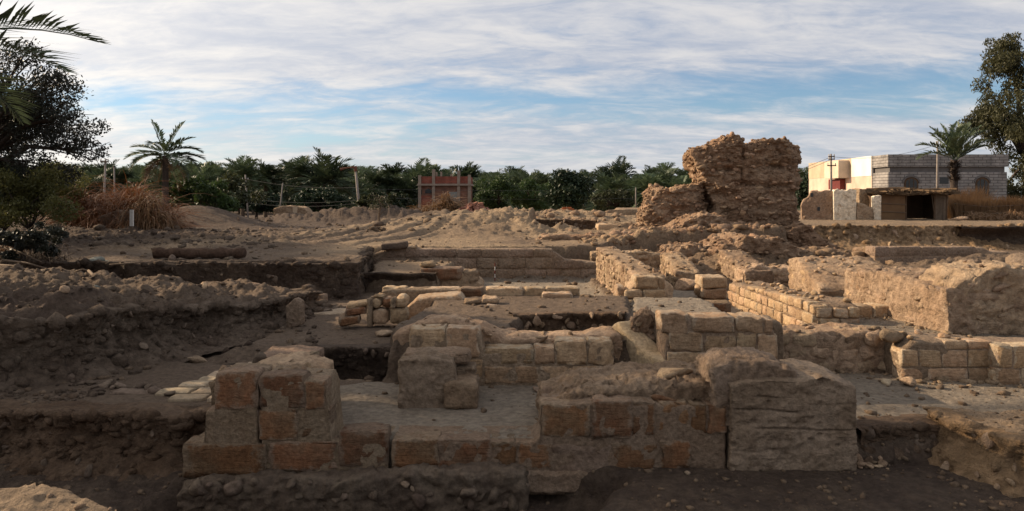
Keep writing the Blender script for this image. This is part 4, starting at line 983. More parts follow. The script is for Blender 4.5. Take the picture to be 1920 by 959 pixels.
# ------------------------------------------------------------------ the tall ruin
def ruin_body(parent, name, outline_l, outline_r, tops, d0, depth, zb, segs=(90, 34, 90), amp=0.10, seed=900, shear=0.0, hollows=()):
    """standing mass of mortared rubble: left and right edge by height, ragged crest, front at depth d0"""
    zt = max(z for _, z in tops)
    V, Q = rbox(1, 1, 1, 0.02, segs, 0, 1)
    u, v, w = V[:, 0] + .5, V[:, 1] + .5, V[:, 2] + .5
    xl0 = outline_l[0][1]; xr0 = outline_r[0][1]
    # crest by x position along the top
    xs_guess = np.interp(np.full_like(u, zt * 0.9), [z for z, _ in outline_l], [x for _, x in outline_l]) * (1 - u) + np.interp(np.full_like(u, zt * 0.9), [z for z, _ in outline_r], [x for _, x in outline_r]) * u
    top = np.interp(xs_guess, [x for x, _ in tops], [z for _, z in tops])
    z = zb + w * (top - zb)
    xl = np.interp(z, [a for a, _ in outline_l], [b for _, b in outline_l]); xr = np.interp(z, [a for a, _ in outline_r], [b for _, b in outline_r])
    x = xl * (1 - u) + xr * u
    y = d0 + v * depth + shear * (z - zb)
    # round the plan corners
    y = y + (np.abs(u - .5) * 2) ** 4 * 0.35 * np.where(v < .5, 1, -1)
    P = np.stack([x, y, z], 1)
    d = P.copy()
    for k in range(3):
        d[:, k] += amp * 1.3 * fbm3(P * 1.1 + 7 * k, seed + 41 * k, 2) + amp * 1.4 * fbm3(P * np.array([3.2, 3.2, 5.0]) + 3 * k, seed + 91 * k, 4, 0.62)
    # courses weathered back into ledges, lumpy rubble between, and hollows
    led = noise2(P[:, 2] * 3.3, P[:, 0] * 0.9, seed + 3) * 0.06 + noise2(P[:, 2] * 8.0, P[:, 0] * 2.5, seed + 4) * 0.03
    bil = 0.5 - np.abs(fbm3(P * np.array([4.2, 4.2, 6.5]), seed + 7, 3, .6)) * 1.6
    push = led + 0.10 * bil
    nx = np.where(u < .02, -1.0, np.where(u > .98, 1.0, 0.0)); ny = np.where(v < .02, -1.0, np.where(v > .98, 1.0, 0.0)); nz = np.where(w > .98, 1.0, 0.0)
    d[:, 0] += push * nx; d[:, 1] += push * ny; d[:, 2] += push * nz
    for hx_, hz_, ax_, az_, dp in hollows:
        g = np.exp(-((d[:, 0] - hx_) / ax_) ** 2 - ((d[:, 2] - hz_) / az_) ** 2) * (v < .3)
        d[:, 1] += dp * g
    me = mesh_np(name, d, Q, True, M['ruin'])
    return link(name, me, parent, (-parent.location.x, -parent.location.y, -parent.location.z)), d, Q
def skin_stones(parent, d, Q, count, size, m, rows=None, face=lambda c, n: True, seed=5):
    """lay stones into the face: each sits in the surface with its flat side out"""
    a, b, c_ = d[Q[:, 0]], d[Q[:, 1]], d[Q[:, 2]]
    n = np.cross(b - a, c_ - a); ar = np.linalg.norm(n, axis=1); n = n / (ar[:, None] + 1e-9)
    cen = d[Q].mean(1)
    ok = np.array([face(c, k) for c, k in zip(cen, n)]); idx = np.where(ok)[0]
    r = np.random.default_rng(seed)
    pick = r.choice(idx, size=min(count, len(idx)), replace=False, p=ar[idx] / ar[idx].sum())
    for i in pick:
        c = cen[i]; nn = Vector(n[i]); s = size * r.uniform(0.55, 1.3)
        nn.z *= 0.25
        if nn.length < 0.05: nn = Vector((0, -1, 0.2))
        rz = math.atan2(nn.y, nn.x) + PI / 2
        link('stone', rock_mesh(int(r.integers(12)), m), parent, (c[0] - parent.location.x - nn.x * s * .2, c[1] - parent.location.y - nn.y * s * .2, c[2] - parent.location.z),
             (r.uniform(-.4, .4), r.uniform(-.4, .4), rz), (s * r.uniform(0.8, 1.4), s * 0.75, s * r.uniform(0.6, 1.05)))
def skin_rubble(parent, d, Q, count, size, m, face, seed):
    """the many smaller stones of the face, joined"""
    a, b, c_ = d[Q[:, 0]], d[Q[:, 1]], d[Q[:, 2]]
    n = np.cross(b - a, c_ - a); ar = np.linalg.norm(n, axis=1); n = n / (ar[:, None] + 1e-9); cen = d[Q].mean(1)
    idx = np.where([face(c, k) for c, k in zip(cen, n)])[0]; r = np.random.default_rng(seed)
    pick = r.choice(idx, size=count, p=ar[idx] / ar[idx].sum())
    bm = bmesh.new(); bmesh.ops.create_icosphere(bm, subdivisions=1, radius=1)
    Vb = np.array([v.co[:] for v in bm.verts]); Fb = np.array([[v.index for v in f.verts] for f in bm.faces]); bm.free()
    VV = []; FF = []
    for j, i in enumerate(pick):
        s = size * r.uniform(.4, 1.3)
        v = Vb * (1 + .25 * r.normal(size=(len(Vb), 1)).clip(-1.2, 1.2)) * np.array([r.uniform(1, 1.7), r.uniform(.8, 1.2), r.uniform(.5, .9)]) * s
        VV.append(v + cen[i] + r.normal(size=3) * size * .3); FF.append(Fb + j * len(Vb))
    o = link('small_stones', mesh_np('small_stones', np.concatenate(VV), np.concatenate(FF), False, m), parent, (-parent.location.x, -parent.location.y, -parent.location.z))
    o['kind'] = 'stuff'
    return o
RD = 23.0
rx = lambda p: X(p, RD)
rz_ = lambda q: Z(q, RD)
ru = thing('tower_ruin', 'tall eroded tower ruin of mortared rubble, wider at its notched top', 'ruin', (rx(1390), RD, 0.8))
body, dv, dq = ruin_body(ru, 'body', [(0.3, rx(1318)), (rz_(430), rx(1328)), (rz_(390), rx(1348)), (rz_(350), rx(1334)), (rz_(310), rx(1314)), (rz_(290), rx(1304)), (rz_(278), rx(1308)), (rz_(264), rx(1338)), (rz_(250), rx(1344))],
    [(0.3, rx(1520)), (rz_(440), rx(1508)), (rz_(400), rx(1496)), (rz_(350), rx(1502)), (rz_(300), rx(1508)), (rz_(285), rx(1504)), (rz_(264), rx(1494)), (rz_(250), rx(1488))],
    [(rx(1306), rz_(284)), (rx(1328), rz_(276)), (rx(1338), rz_(260)), (rx(1346), rz_(256)), (rx(1362), rz_(257)), (rx(1374), rz_(264)), (rx(1398), rz_(274)), (rx(1420), rz_(266)), (rx(1444), rz_(261)), (rx(1478), rz_(258)), (rx(1492), rz_(264)), (rx(1510), rz_(284))],
    RD, 2.0, 0.4, (90, 22, 90), 0.10, 900, hollows=((rx(1462), rz_(311), .42, .12, .40), (rx(1397), rz_(290), .035, .3, .16), (rx(1392), rz_(325), .035, .3, .12), (rx(1360), rz_(318), .3, .09, .25), (rx(1400), rz_(345), .4, .08, .16), (rx(1450), rz_(350), .4, .07, .14), (rx(1350), rz_(365), .3, .1, .16)))
skin_stones(ru, dv, dq, 295, 0.12, M['ruinstone'], face=lambda c, n: (n[1] < -0.25 or n[0] < -0.4 or n[2] > 0.7) and c[2] > 0.9, seed=4)
skin_rubble(ru, dv, dq, 1000, 0.05, M['ruin'], lambda c, n: (n[1] < -0.1 or n[0] < -0.2 or n[2] > 0.5) and c[2] > 0.8, 21)
# deep crack and weathered hollows are cut as dark recesses by the relief; the lower left shoulder
rs = thing('ruined_wall', 'lower eroded rubble shoulder joining the left side of tower ruin', 'ruin', (rx(1255), RD + .5, 0.8))
b2, dv2, dq2 = ruin_body(rs, 'body', [(0.3, rx(1196)), (rz_(420), rx(1206)), (rz_(395), rx(1214)), (rz_(370), rx(1222)), (rz_(350), rx(1230))],
    [(0.3, rx(1345)), (rz_(400), rx(1335)), (rz_(345), rx(1325))],
    [(rx(1218), rz_(366)), (rx(1230), rz_(353)), (rx(1240), rz_(352)), (rx(1265), rz_(357)), (rx(1290), rz_(350)), (rx(1330), rz_(345))],
    RD + 0.2, 1.8, 0.4, (50, 16, 46), 0.10, 950)
skin_stones(rs, dv2, dq2, 150, 0.10, M['ruinstone'], face=lambda c, n: (n[1] < -0.2 or n[0] < -0.3 or n[2] > 0.6) and c[2] > 0.8, seed=6)
skin_rubble(rs, dv2, dq2, 700, 0.055, M['ruin'], lambda c, n: (n[1] < -0.1 or n[0] < -0.2 or n[2] > 0.5) and c[2] > 0.8, 22)
rb = thing('ruined_wall', 'broad grey brown plinth of rubble under the tower ruin', 'ruin', (rx(1430), RD - .8, 0.6))
b3, dv3, dq3 = ruin_body(rb, 'body', [(0.3, rx(1270)), (rz_(450), rx(1290)), (rz_(428), rx(1325))], [(0.3, rx(1600)), (rz_(470), rx(1570)), (rz_(436), rx(1520))],
    [(rx(1290), rz_(436)), (rx(1340), rz_(424)), (rx(1420), rz_(428)), (rx(1500), rz_(428)), (rx(1560), rz_(448)), (rx(1600), rz_(462))], RD - 0.9, 2.6, 0.2, (70, 18, 20), 0.12, 970)
skin_stones(rb, dv3, dq3, 110, 0.10, M['ruinstone'], face=lambda c, n: (n[1] < -0.2 or n[0] < -0.3 or n[2] > 0.5), seed=8)
skin_rubble(rb, dv3, dq3, 600, 0.06, M['ruin'], lambda c, n: (n[1] < -0.1 or n[0] < -0.2 or n[2] > 0.5), 23)
for lab, d_, dep, xl, xr, tp, yb, sg, sd_, ns, nr_ in (
    ('broad eroded masonry hump in front of the ruin plinth', 17.6, 2.2, 1336, 1530, [(1336, 486), (1372, 456), (1420, 446), (1470, 452), (1530, 482)], 560, (64, 22, 32), 1010, 90, 500),
    ('small broken masonry lump left of the eroded hump', 18.2, 1.4, 1236, 1338, [(1236, 490), (1262, 468), (1310, 462), (1338, 484)], 540, (50, 22, 26), 1020, 40, 220),
    ('crumbling sunlit foot of masonry below left side of tower ruin', 21.2, 2.0, 1256, 1372, [(1256, 450), (1284, 420), (1322, 402), (1372, 408)], 490, (50, 26, 40), 1030, 60, 320)):
    t = thing('ruined_wall', lab, 'ruin', (X((xl + xr) / 2, d_), d_, Z(yb, d_)))
    b_, v_, q_ = ruin_body(t, 'body', [(Z(yb, d_) - .2, X(xl - 8, d_)), (Z(tp[1][1], d_), X(xl + 6, d_))], [(Z(yb, d_) - .2, X(xr + 10, d_)), (Z(tp[-2][1], d_), X(xr - 6, d_))],
                           [(X(a_, d_), Z(c_, d_)) for a_, c_ in tp], d_, dep, Z(yb, d_) - .2, sg, 0.09, sd_)
    skin_stones(t, v_, q_, ns, 0.085, M['ruinstone'], face=lambda c, n: (n[1] < -0.2 or n[0] < -0.3 or n[2] > 0.4), seed=sd_)
    skin_rubble(t, v_, q_, nr_, 0.045, M['ruin'], lambda c, n: (n[1] < -0.1 or n[0] < -0.2 or n[2] > 0.3), sd_ + 1)
# rubble strewn over the mound before the ruin
def scatter(name, label, cat, n, place, size, m, seed, kind='stuff', flat=0.7, cluster=0.0):
    """many loose stones nobody could count, as one mesh"""
    r = np.random.default_rng(seed)
    protos = []
    bm = bmesh.new(); bmesh.ops.create_icosphere(bm, subdivisions=1, radius=1)
    Vb = np.array([v.co[:] for v in bm.verts]); Fb = np.array([[v.index for v in f.verts] for f in bm.faces]); bm.free()
    VV = []; FF = []; k = 0
    for i in range(n):
        x, y = place(r); s = size(r)
        if (-1.9 < x < 1.2 and 5.6 < y < 7.2 and r.random() < .8) or (-3.7 < x < -2.2 and 6.3 < y < 8.1): continue
        if cluster and noise2(np.array([x * cluster]), np.array([y * cluster]), 40 + seed)[0] < r.uniform(-.7, .5): continue
        v = Vb * (1 + 0.28 * r.normal(size=(len(Vb), 1)).clip(-1.3, 1.3)) * np.array([r.uniform(.8, 1.5), r.uniform(.7, 1.1), r.uniform(.5, .9)]) * s
        an = r.uniform(0, 6.28); c, sn = math.cos(an), math.sin(an)
        v = np.stack([v[:, 0] * c - v[:, 1] * sn, v[:, 0] * sn + v[:, 1] * c, v[:, 2]], 1)
        VV.append(v + np.array([x, y, gz(x, y) + s * 0.15])); FF.append(Fb + k); k += len(Vb)
    o = link(name, mesh_np(name, np.concatenate(VV), np.concatenate(FF), False, m))
    return tag(o, label, cat, kind=kind)
def gauss_place(cx, cy, sx, sy): return lambda r: (float(r.normal(cx, sx)), float(r.normal(cy, sy)))
def box_place(x0, x1, y0, y1): return lambda r: (float(r.uniform(x0, x1)), float(r.uniform(y0, y1)))
def fan_place(p0, p1, y0, y1):
    def f(r):
        y = math.exp(r.uniform(math.log(y0), math.log(y1))); return (float(X(r.uniform(p0, p1), y)), y)
    return f
def sz(a, b): return lambda r: float(a * (b / a) ** (r.random() ** 2.2))
scatter('rubble', 'tumbled rubble covering the mound below the tower ruin', 'rubble', 330, gauss_place(6.0, 19.2, 1.5, 1.9), sz(0.03, 0.16), M['ruinstone'], 1)
scatter('rubble', 'broken stones tumbled on the slope left of the ruin plinth', 'rubble', 200, gauss_place(4.4, 20.8, 1.2, 1.2), sz(0.03, 0.17), M['ruinstone'], 11)
scatter('rubble', 'loose masonry lumps heaped along the foot of the ruin plinth', 'rubble', 260, gauss_place(6.2, 20.6, 1.7, .75), sz(0.03, 0.2), M['ruinstone'], 13)
scatter('rubble', 'angular stones fallen into the hollow left of the eroded hump', 'rubble', 260, gauss_place(3.3, 19.4, .8, .8), sz(0.03, 0.15), M['ruinstone'], 16)
scatter('clods', 'crumbling clods along the rim of the left terrace', 'clods', 380, fan_place(-20, 400, 6.15, 6.75), sz(0.008, 0.05), M['earthmid'], 17)
scatter('clods', 'clods of dark earth on the slopes of the left bank', 'clods', 550, fan_place(-10, 600, 6.6, 13.2), sz(0.015, 0.07), M['earthdark_shade'], 12)
scatter('pebbles', 'small stones strewn over the upper earth around the dig', 'pebbles', 2600, fan_place(-20, 1200, 14, 40), sz(0.012, 0.085), M['crumb'], 2, cluster=1.0)
scatter('gravel', 'fine stones and crumbs scattered on the dark foreground soil', 'gravel', 3000, fan_place(0, 1930, 4.6, 6.1), sz(0.004, 0.030), M['crumb'], 3, cluster=2.0)
scatter('pebbles', 'pebbles and crumbs over floors and banks inside the dig', 'pebbles', 3800, fan_place(-20, 1940, 6.0, 13.5), sz(0.006, 0.050), M['crumb'], 4, cluster=1.3)
scatter('rubble', 'lumps of stone along the far rubble ridge left of the ruin', 'rubble', 280, gauss_place(2.6, 31.5, 2.6, 1.6), sz(0.04, 0.22), M['rubble'], 5)
scatter('clods', 'earth clods over the spoil heaps at centre left far ground', 'clods', 550, fan_place(430, 1010, 22, 48), sz(0.03, 0.17), M['crumb'], 15, cluster=.5)
scatter('rubble', 'clods on the dark spoil at far left before the trees', 'rubble', 700, fan_place(60, 520, 17, 30), sz(0.03, 0.14), M['darkstone'], 6)
scatter('gravel', 'crumbs on the pale spoil heap at the lower left corner', 'gravel', 300, box_place(-3.2, -1.4, 2.6, 3.7), sz(0.004, 0.02), M['rubble'], 7)

def foot_place(r):
    A, B, th, fc = FEET[int(r.integers(len(FEET)))]
    L = (B - A).length; dv = (B - A) / L; nv = Vector((-dv.y, dv.x)) * (1 if fc[:1] == 'p' else -1)
    q = A + dv * float(r.uniform(-.05, 1.05)) * L + nv * float(abs(r.normal(0, .10)) + .01)
    return q.x, q.y
scatter('rubble', 'broken chips and crumbs fallen at the feet of the dig walls', 'rubble', 1500, foot_place, sz(0.008, 0.06), M['rubble'], 14)

# ------------------------------------------------------------------ paving patch
pv = thing('stone_paving', 'patch of sunlit rectangular paving slabs on the left terrace', 'paving', (X(390, 7.2), 7.2, 0.24))
a0 = X(390, 7.2)
ycur = 6.46
for row in range(7):
    dep = rng.uniform(0.18, 0.23); xx = -0.36 + 0.085 * row + rng.uniform(-.05, .06); x_end = 0.36 if row < 2 else 0.74
    while xx < x_end:
        ln = rng.uniform(0.24, 0.40)
        if not (row == 0 and xx < -0.2):
            block(pv, xx, xx + ln - 0.028, ycur - 7.2, ycur - 7.2 + dep - 0.028, -0.06, 0.018 + rng.uniform(-.005, .005), M['floor'], 0.008, (3, 2, 1), 0.008, 11, 'slab', 3, 0.010, 0.02, 0.008)
        xx += ln
    ycur += dep
for k in range(22):     # broken edging stones along the terrace lip
    px = rng.uniform(150, 330); d = np.interp(px, [150, 330], [7.05, 6.75]) + rng.uniform(-.1, .1)
    rock(X(px, d), d, rng.uniform(.02, .07), M['darkstone'], None, 'edging_stone')
edge = thing('stone_edging', 'ragged line of small dark stones along the left terrace edge', 'stones', (X(240, 6.9), 6.9, 0.24))
for o in list(C.objects):
    if o.name.startswith('edging_stone'):
        o.parent = edge; o.location -= edge.location; o.name = 'stone'
for lab, b4, d in (('flat grey slab on the left terrace beside the line of dark stones', (150, 748, 208, 756), 6.9), ('long thin grey slab at the outer lip of left terrace', (205, 738, 300, 752), 6.7)):
    t = thing('stone_slab', lab, 'stone slab', (X(b4[0], d), d, 0.2)); px_blocks(t, d, [b4 + (0, 'darkstone')], M['darkstone'], .22, r=.015, amp=.012, lo=(X(b4[0], d), d, 0.2), name='slab')

# ------------------------------------------------------------------ single loose stones
for px, py, d, s, m, v, lab in (
    (205, 546, 10.4, (.14, .10, .09), 'darkstone', 1, 'squat brown block on the rim of the left bank'),
    (181, 541, 10.6, (.07, .06, .06), 'greystone', 2, 'small whitish stone left of the squat brown block'),
    (180, 497, 13.6, (.22, .16, .14), 'greystone', 3, 'grey green oval boulder below the flat dark stone'),
    (182, 487, 13.9, (.27, .2, .05), 'greystone', 5, 'flat dark grey stone leaning over the oval boulder'),
    (95, 512, 12.4, (.16, .13, .10), 'darkstone', 4, 'larger of two brown stones at the left edge scree'),
    (82, 518, 12.0, (.11, .1, .08), 'darkstone', 6, 'smaller brown stone at the foot of the left edge scree'),
    (382, 556, 10.6, (.11, .08, .06), 'ashlar', 7, 'small pale flat block on the left bank crest'),
    (475, 552, 11.4, (.16, .12, .10), 'mortar', 8, 'pale rough boulder on the bank by the low brown wall'),
    (448, 557, 11.3, (.12, .1, .07), 'mud', 9, 'brown stone beside the pale rough boulder on the bank'),
    (370, 650, 8.35, (.19, .1, .07), 'mud', 2, 'long tan stone at the foot of the left bank'),
    (200, 592, 9.2, (.08, .08, .08), 'darkstone', 0, 'grey stone stuck in the slope of the left bank'),
    (122, 655, 7.7, (.07, .06, .07), 'mud', 10, 'tan stone in the dark hollow of the left bank'),
    (960, 628, 7.9, (.1, .08, .065), 'warm', 3, 'single reddish stone on the earth behind tan wall'),
    (992, 607, 8.7, (.05, .05, .05), 'darkstone', 5, 'small dark stone at the rim of the sunken pit'),
    (85, 832, 5.9, (.05, .05, .05), 'darkstone', 8, 'pale round stone on the trench floor at lower left'),
    (322, 490, 14.2, (.1, .09, .12), 'darkstone', 2, 'upright brown stone before the fallen palm trunk'),
    (430, 489, 14.2, (.13, .1, .09), 'darkstone', 9, 'rounded stone near the right end of fallen trunk'),
    (478, 484, 14.6, (.08, .07, .05), 'darkstone', 11, 'small dark stone on sand right of fallen trunk'),
    (1013, 716, 6.95, (.13, .06, .035), 'plaster', 5, 'flat pale stone lying along the base of tan wall'),
    (712, 436, 24.5, (.3, .25, .2), 'darkstone', 1, 'dark boulder at the foot of the dead sapling'),
    (1290, 880, 5.4, (.03, .03, .03), 'floor', 1, 'small white stone at foot of front wall near the pier'),
    (491, 537, 13.58, (.05, .04, .05), 'floor', 0, 'small pale squarish stone set low in the dark left cut'),
    (416, 513, 13.56, (.04, .03, .04), 'floor', 3, 'tiny pale stone set high in the dark left cut'),
    (720, 618, 9.2, (.2, .12, .08), 'mud', 4, 'long earthy slab below the stub of rounded blocks'),
    (950, 540, 11.6, (.1, .08, .06), 'ashlar', 6, 'small stone behind the middle block wall on pale floor')):
    o = rock(X(px, d), d, .1, M[m], scale=s, variant=v, sink=0.3, z=Z(py, d) - .03 if 'dark left cut' in lab else None)
    tag(o, lab, 'stone')

# fallen palm trunk and sticks
lg = thing('palm_log', 'fallen reddish brown palm trunk lying along the left cut edge', 'log', (X(380, 14.4), 14.4, gz(X(380, 14.4), 14.4)))
M['log'] = stone_mat('log_bark', (0.085, 0.052, 0.034), (0.115, 0.072, 0.048), (0.05, 0.032, 0.022), 4, 20, 0.9, 0, 0.1, 0.6, 0.03)
pts = [(-0.95 + 1.75 * k / 16, 0.03 * math.sin(k), 0.10 + 0.01 * math.sin(k * 1.7)) for k in range(17)]
MB().tube(pts, [0.10 + 0.012 * math.sin(k * 2.2) for k in range(17)], 12).build('trunk', M['log'], lg, smooth_shade=True)
M['stick'] = plain_mat('dry_wood', (0.16, 0.115, 0.08), 0.9, 0.3, 6, 0.3)
for lab, (x0, y0, d0), (x1, y1, d1), r in (
    ('long bare stick across the scree at the left edge, uppermost', (0, 462, 13.5), (78, 492, 13.0), .018),
    ('long bare stick across the left scree, pointing at oval boulder', (5, 488, 12.8), (92, 505, 12.4), .02),
    ('lower long stick lying flat on the left scree', (0, 497, 12.5), (60, 508, 12.2), .016),
    ('short slanting stick above the squat brown block', (166, 508, 11.6), (188, 537, 11.0), .022),
    ('thin pale stick lying left of the slanting stick', (140, 510, 11.8), (170, 508, 11.8), .014),
    ('thin stick right of the grey green oval boulder', (205, 497, 13.2), (330, 494, 13.6), .016)):
    a, b = W(x0, y0, d0), W(x1, y1, d1); mid = (a + b) / 2 + Vector((0, 0, 0.03))
    t = MB().tube([tuple(a), tuple(mid), tuple(b)], [r, r * .9, r * .6], 6).build('stick', M['stick'], smooth_shade=True); tag(t, lab, 'stick')
stk = thing('marker_stake', 'white wooden marker stake standing before the dry brush heap', 'stake', (X(247, 21), 21, gz(X(247, 21), 21)))
MB().box(-.035, .035, -.02, .02, 0, .6).build('post', M['stick'], stk)
MB().box(-.045, .045, -.03, .03, .22, .68).build('painted_top', M['whitepaint'], stk)

# ------------------------------------------------------------------ plants
M['palmleaf'] = leaf_mat('palm_leaf', (0.085, 0.110, 0.052), (0.045, 0.066, 0.036), 0.2, 0.8, 0.55, 0.45)
M['palmnear'] = leaf_mat('grey_green_palm_leaf', (0.105, 0.135, 0.065), (0.055, 0.074, 0.042), 0.2, 0.8)
M['palmdry'] = leaf_mat('dead_palm_leaf', (0.16, 0.09, 0.045), (0.10, 0.055, 0.03), 0.15, 1.5)
M['bark'] = plain_mat('palm_bark', (0.12, 0.085, 0.06), 0.95, 0.4, 5, 0.8)
M['darkbark'] = plain_mat('dark_bark', (0.06, 0.045, 0.036), 0.95, 0.3, 4, 0.6)
M['olive'] = leaf_mat('olive_leaf', (0.055, 0.060, 0.022), (0.026, 0.031, 0.014), 0.3, 1.0)
M['acacia'] = leaf_mat('acacia_leaf', (0.032, 0.034, 0.022), (0.020, 0.021, 0.016), 0.18, 1.0)
M['green'] = leaf_mat('fresh_leaf', (0.060, 0.092, 0.024), (0.028, 0.050, 0.015), 0.3, 0.6)
M['darkgreen'] = leaf_mat('dark_leaf', (0.022, 0.037, 0.014), (0.013, 0.024, 0.011), 0.15, 0.6)
M['bushleaf'] = leaf_mat('yellow_olive_leaf', (0.17, 0.155, 0.045), (0.075, 0.078, 0.024), 0.4, 1.0)
M['eucaleaf'] = leaf_mat('eucalyptus_leaf', (0.10, 0.095, 0.040), (0.045, 0.048, 0.022), 0.3, .8)
M['brush'] = leaf_mat('dry_brush', (0.26, 0.105, 0.038), (0.15, 0.058, 0.022), 0.25, 1.2)
M['reed'] = leaf_mat('dry_reed', (0.26, 0.155, 0.075), (0.17, 0.09, 0.042), 0.25, 1.2)

def frond_geo(mb, origin, az, el, length, droop, width=0.5, n=9, pairs=22, tipw=0.25, twist=0.0, vee=0.5, rr=None, fat=1.0):
    """one feather frond: rachis and two ranks of narrow leaflets"""
    rr = rr or rng
    h = Vector((math.cos(az), math.sin(az), 0)); side = Vector((-math.sin(az), math.cos(az), 0)); up = Vector((0, 0, 1))
    pts = []; p = Vector(origin); e = el
    for k in range(n + 1):
        pts.append(p.copy()); p = p + (h * math.cos(e) + up * math.sin(e)) * (length / n); e -= droop / n * (0.5 + k / n)
    mb.tube([tuple(q) for q in pts], [0.028 * length / 3 * (1 - 0.85 * k / n) for k in range(n + 1)], 4, False)
    for k in range(pairs):
        t = 0.14 + 0.86 * k / (pairs - 1); f = t * n; i = min(int(f), n - 1); c = pts[i].lerp(pts[i + 1], f - i)
        tan = (pts[i + 1] - pts[i]).normalized(); nrm = side.cross(tan).normalized()
        if nrm.z < 0: nrm = -nrm
        ll = width * (0.55 + 0.9 * math.sin(min(1, t * 1.15) * PI * 0.86)) * rr.uniform(0.85, 1.1) * (1 - (1 - tipw) * max(0, t - .8) / .2)
        for sgn in (-1, 1):
            d = (side * sgn * 0.8 + tan * (0.45 + 0.5 * t) + nrm * vee * rr.uniform(0.4, 1.1)).normalized()
            tip = c + d * ll + Vector((0, 0, -0.12 * ll))
            wv = tan * (0.030 * length / 3 + 0.012) * fat
            midp = c + d * ll * 0.5
            mb.quad(tuple(c - wv * .6), tuple(midp - wv), tuple(tip), tuple(midp + wv))
def palm_trunk(h, r0, r1, lean=(0, 0), seed=0):
    mb = MB(); rr = random.Random(seed); n = 14
    pts = [(lean[0] * (k / n) ** 1.5, lean[1] * (k / n) ** 1.5, h * k / n) for k in range(n + 1)]
    mb.tube(pts, [(r0 + (r1 - r0) * k / n) * (1 + 0.12 * (k % 2)) * rr.uniform(.95, 1.05) for k in range(n + 1)], 9)
    return mb, pts[-1]
def palm(label, x, y, h, n, flen, specs=None, m='palmnear', dead=6, r=0.22, lean=(0, 0), seed=1, group=None, z=None, width=0.5, pairs=22, trunk_m='bark', fat=1.0):
    rr = random.Random(seed)
    t = thing('date_palm', label, 'palm tree', (x, y, gz(x, y) - 0.1 if z is None else z), 0, group)
    mb, top = palm_trunk(h, r, r * .8, lean, seed); mb.build('trunk', M[trunk_m], t, smooth_shade=True)
    top = Vector(top)
    fr = specs or [(rr.uniform(0, 2 * PI), math.radians(80 - 95 * (k / n) ** 0.9 + rr.uniform(-8, 8)), flen * rr.uniform(.85, 1.1), rr.uniform(0.7, 1.5)) for k in range(n)]
    for az, el, ln, dr in fr:
        mb = MB(); frond_geo(mb, (0, 0, 0), az, el, ln, dr, width * ln / 3, 9, pairs, rr=rr, fat=fat)
        mb.build('frond', M[m], t, tuple(top + Vector((0, 0, rr.uniform(-.1, .1)))))
    for k in range(dead):
        mb = MB(); frond_geo(mb, (0, 0, 0), rr.uniform(0, 6.28), math.radians(rr.uniform(-45, -10)), flen * rr.uniform(.5, .75), 1.1, 0.3, 7, 14, rr=rr)
        mb.build('dead_frond', M['palmdry'], t, tuple(top - Vector((0, 0, .15))))
    return t
# near palm just outside the frame on the left: two fronds hang into the picture
d = 10.2
pz = gz(-9.3, d) - 0.1
pa = palm('tall date palm at far left whose fronds hang into the top corner', X(-300, d), d, Z(106, d) - pz, 0, 3.4,
     [(math.radians(a), math.radians(e), l, dr) for a, e, l, dr in ((2, 19, 3.55, 0.75), (-5, 9, 3.35, 0.72), (60, 50, 3.2, 1.2), (110, 30, 3.3, 1.3), (160, 40, 3.4, 1.3), (200, 20, 3.3, 1.4), (240, 45, 3.2, 1.3), (290, 25, 3.2, 1.4), (330, 60, 3.3, 1.3), (30, 70, 3.2, 1.2), (130, 65, 3.1, 1.1), (75, 10, 3.0, 1.2), (220, -5, 3.0, 1.2), (270, 60, 3.2, 1.1), (310, 0, 3.0, 1.0))],
     dead=0, r=0.24, z=pz, width=0.58, pairs=64, fat=0.62)
# palm behind the brush heap
d = 38
x = X(310, d); z0 = gz(x, d) - 0.2; h = Z(292, d) - z0
A = lambda a: math.radians(a)
palm('lone date palm with two upright fronds behind the dry brush heap', x, d, h, 0, 2.6,
     [(A(180), A(72), 2.0, .15), (A(10), A(66), 1.9, .3), (A(5), A(50), 1.8, .9), (A(175), A(22), 1.9, .6), (A(190), A(10), 2.0, .9), (A(185), A(2), 1.9, 1.3), (A(0), A(10), 2.1, .8), (A(-8), A(22), 2.1, 1.1), (A(4), A(-4), 2.0, 1.2), (A(170), A(-20), 1.8, 1.3), (A(8), A(-22), 1.7, 1.3),
      (A(90), A(40), 1.9, 1.2), (A(270), A(35), 1.9, 1.3), (A(230), A(10), 1.8, 1.4), (A(310), A(8), 1.8, 1.4), (A(60), A(0), 1.8, 1.3), (A(120), A(5), 1.8, 1.3)], 'palmleaf', 13, 0.17, seed=5, z=z0, width=0.6, pairs=26, fat=1.9, trunk_m='darkbark')
# palm before the grey house
d = 38.5
x = X(1789, d); z0 = gz(x, d) - 0.1; h = Z(300, d) - z0
palm('green date palm with shaggy dark trunk before the grey brick house', x, d, h, 0, 2.3,
     [(A(175), A(42), 2.1, 1.1), (A(185), A(25), 2.1, 1.3), (A(165), A(65), 2.0, .5), (A(150), A(78), 2.0, .3), (A(40), A(82), 2.1, .2), (A(15), A(70), 2.1, .4), (A(5), A(52), 2.3, .6), (A(-5), A(42), 2.3, .7), (A(8), A(34), 2.2, .6), (A(270), A(70), 1.9, .6), (A(250), A(52), 1.8, .9), (A(300), A(48), 1.9, .8), (A(90), A(60), 1.9, .6), (A(190), A(58), 2.0, .8), (A(350), A(62), 2.1, .5)],
     'palmnear', 0, 0.2, seed=9, z=z0, width=0.65, pairs=28, trunk_m='darkbark', fat=1.6)
sk = [o for o in C.objects if o.get('label', '').startswith('green date palm')][0]
mb = MB(); rr = random.Random(4)
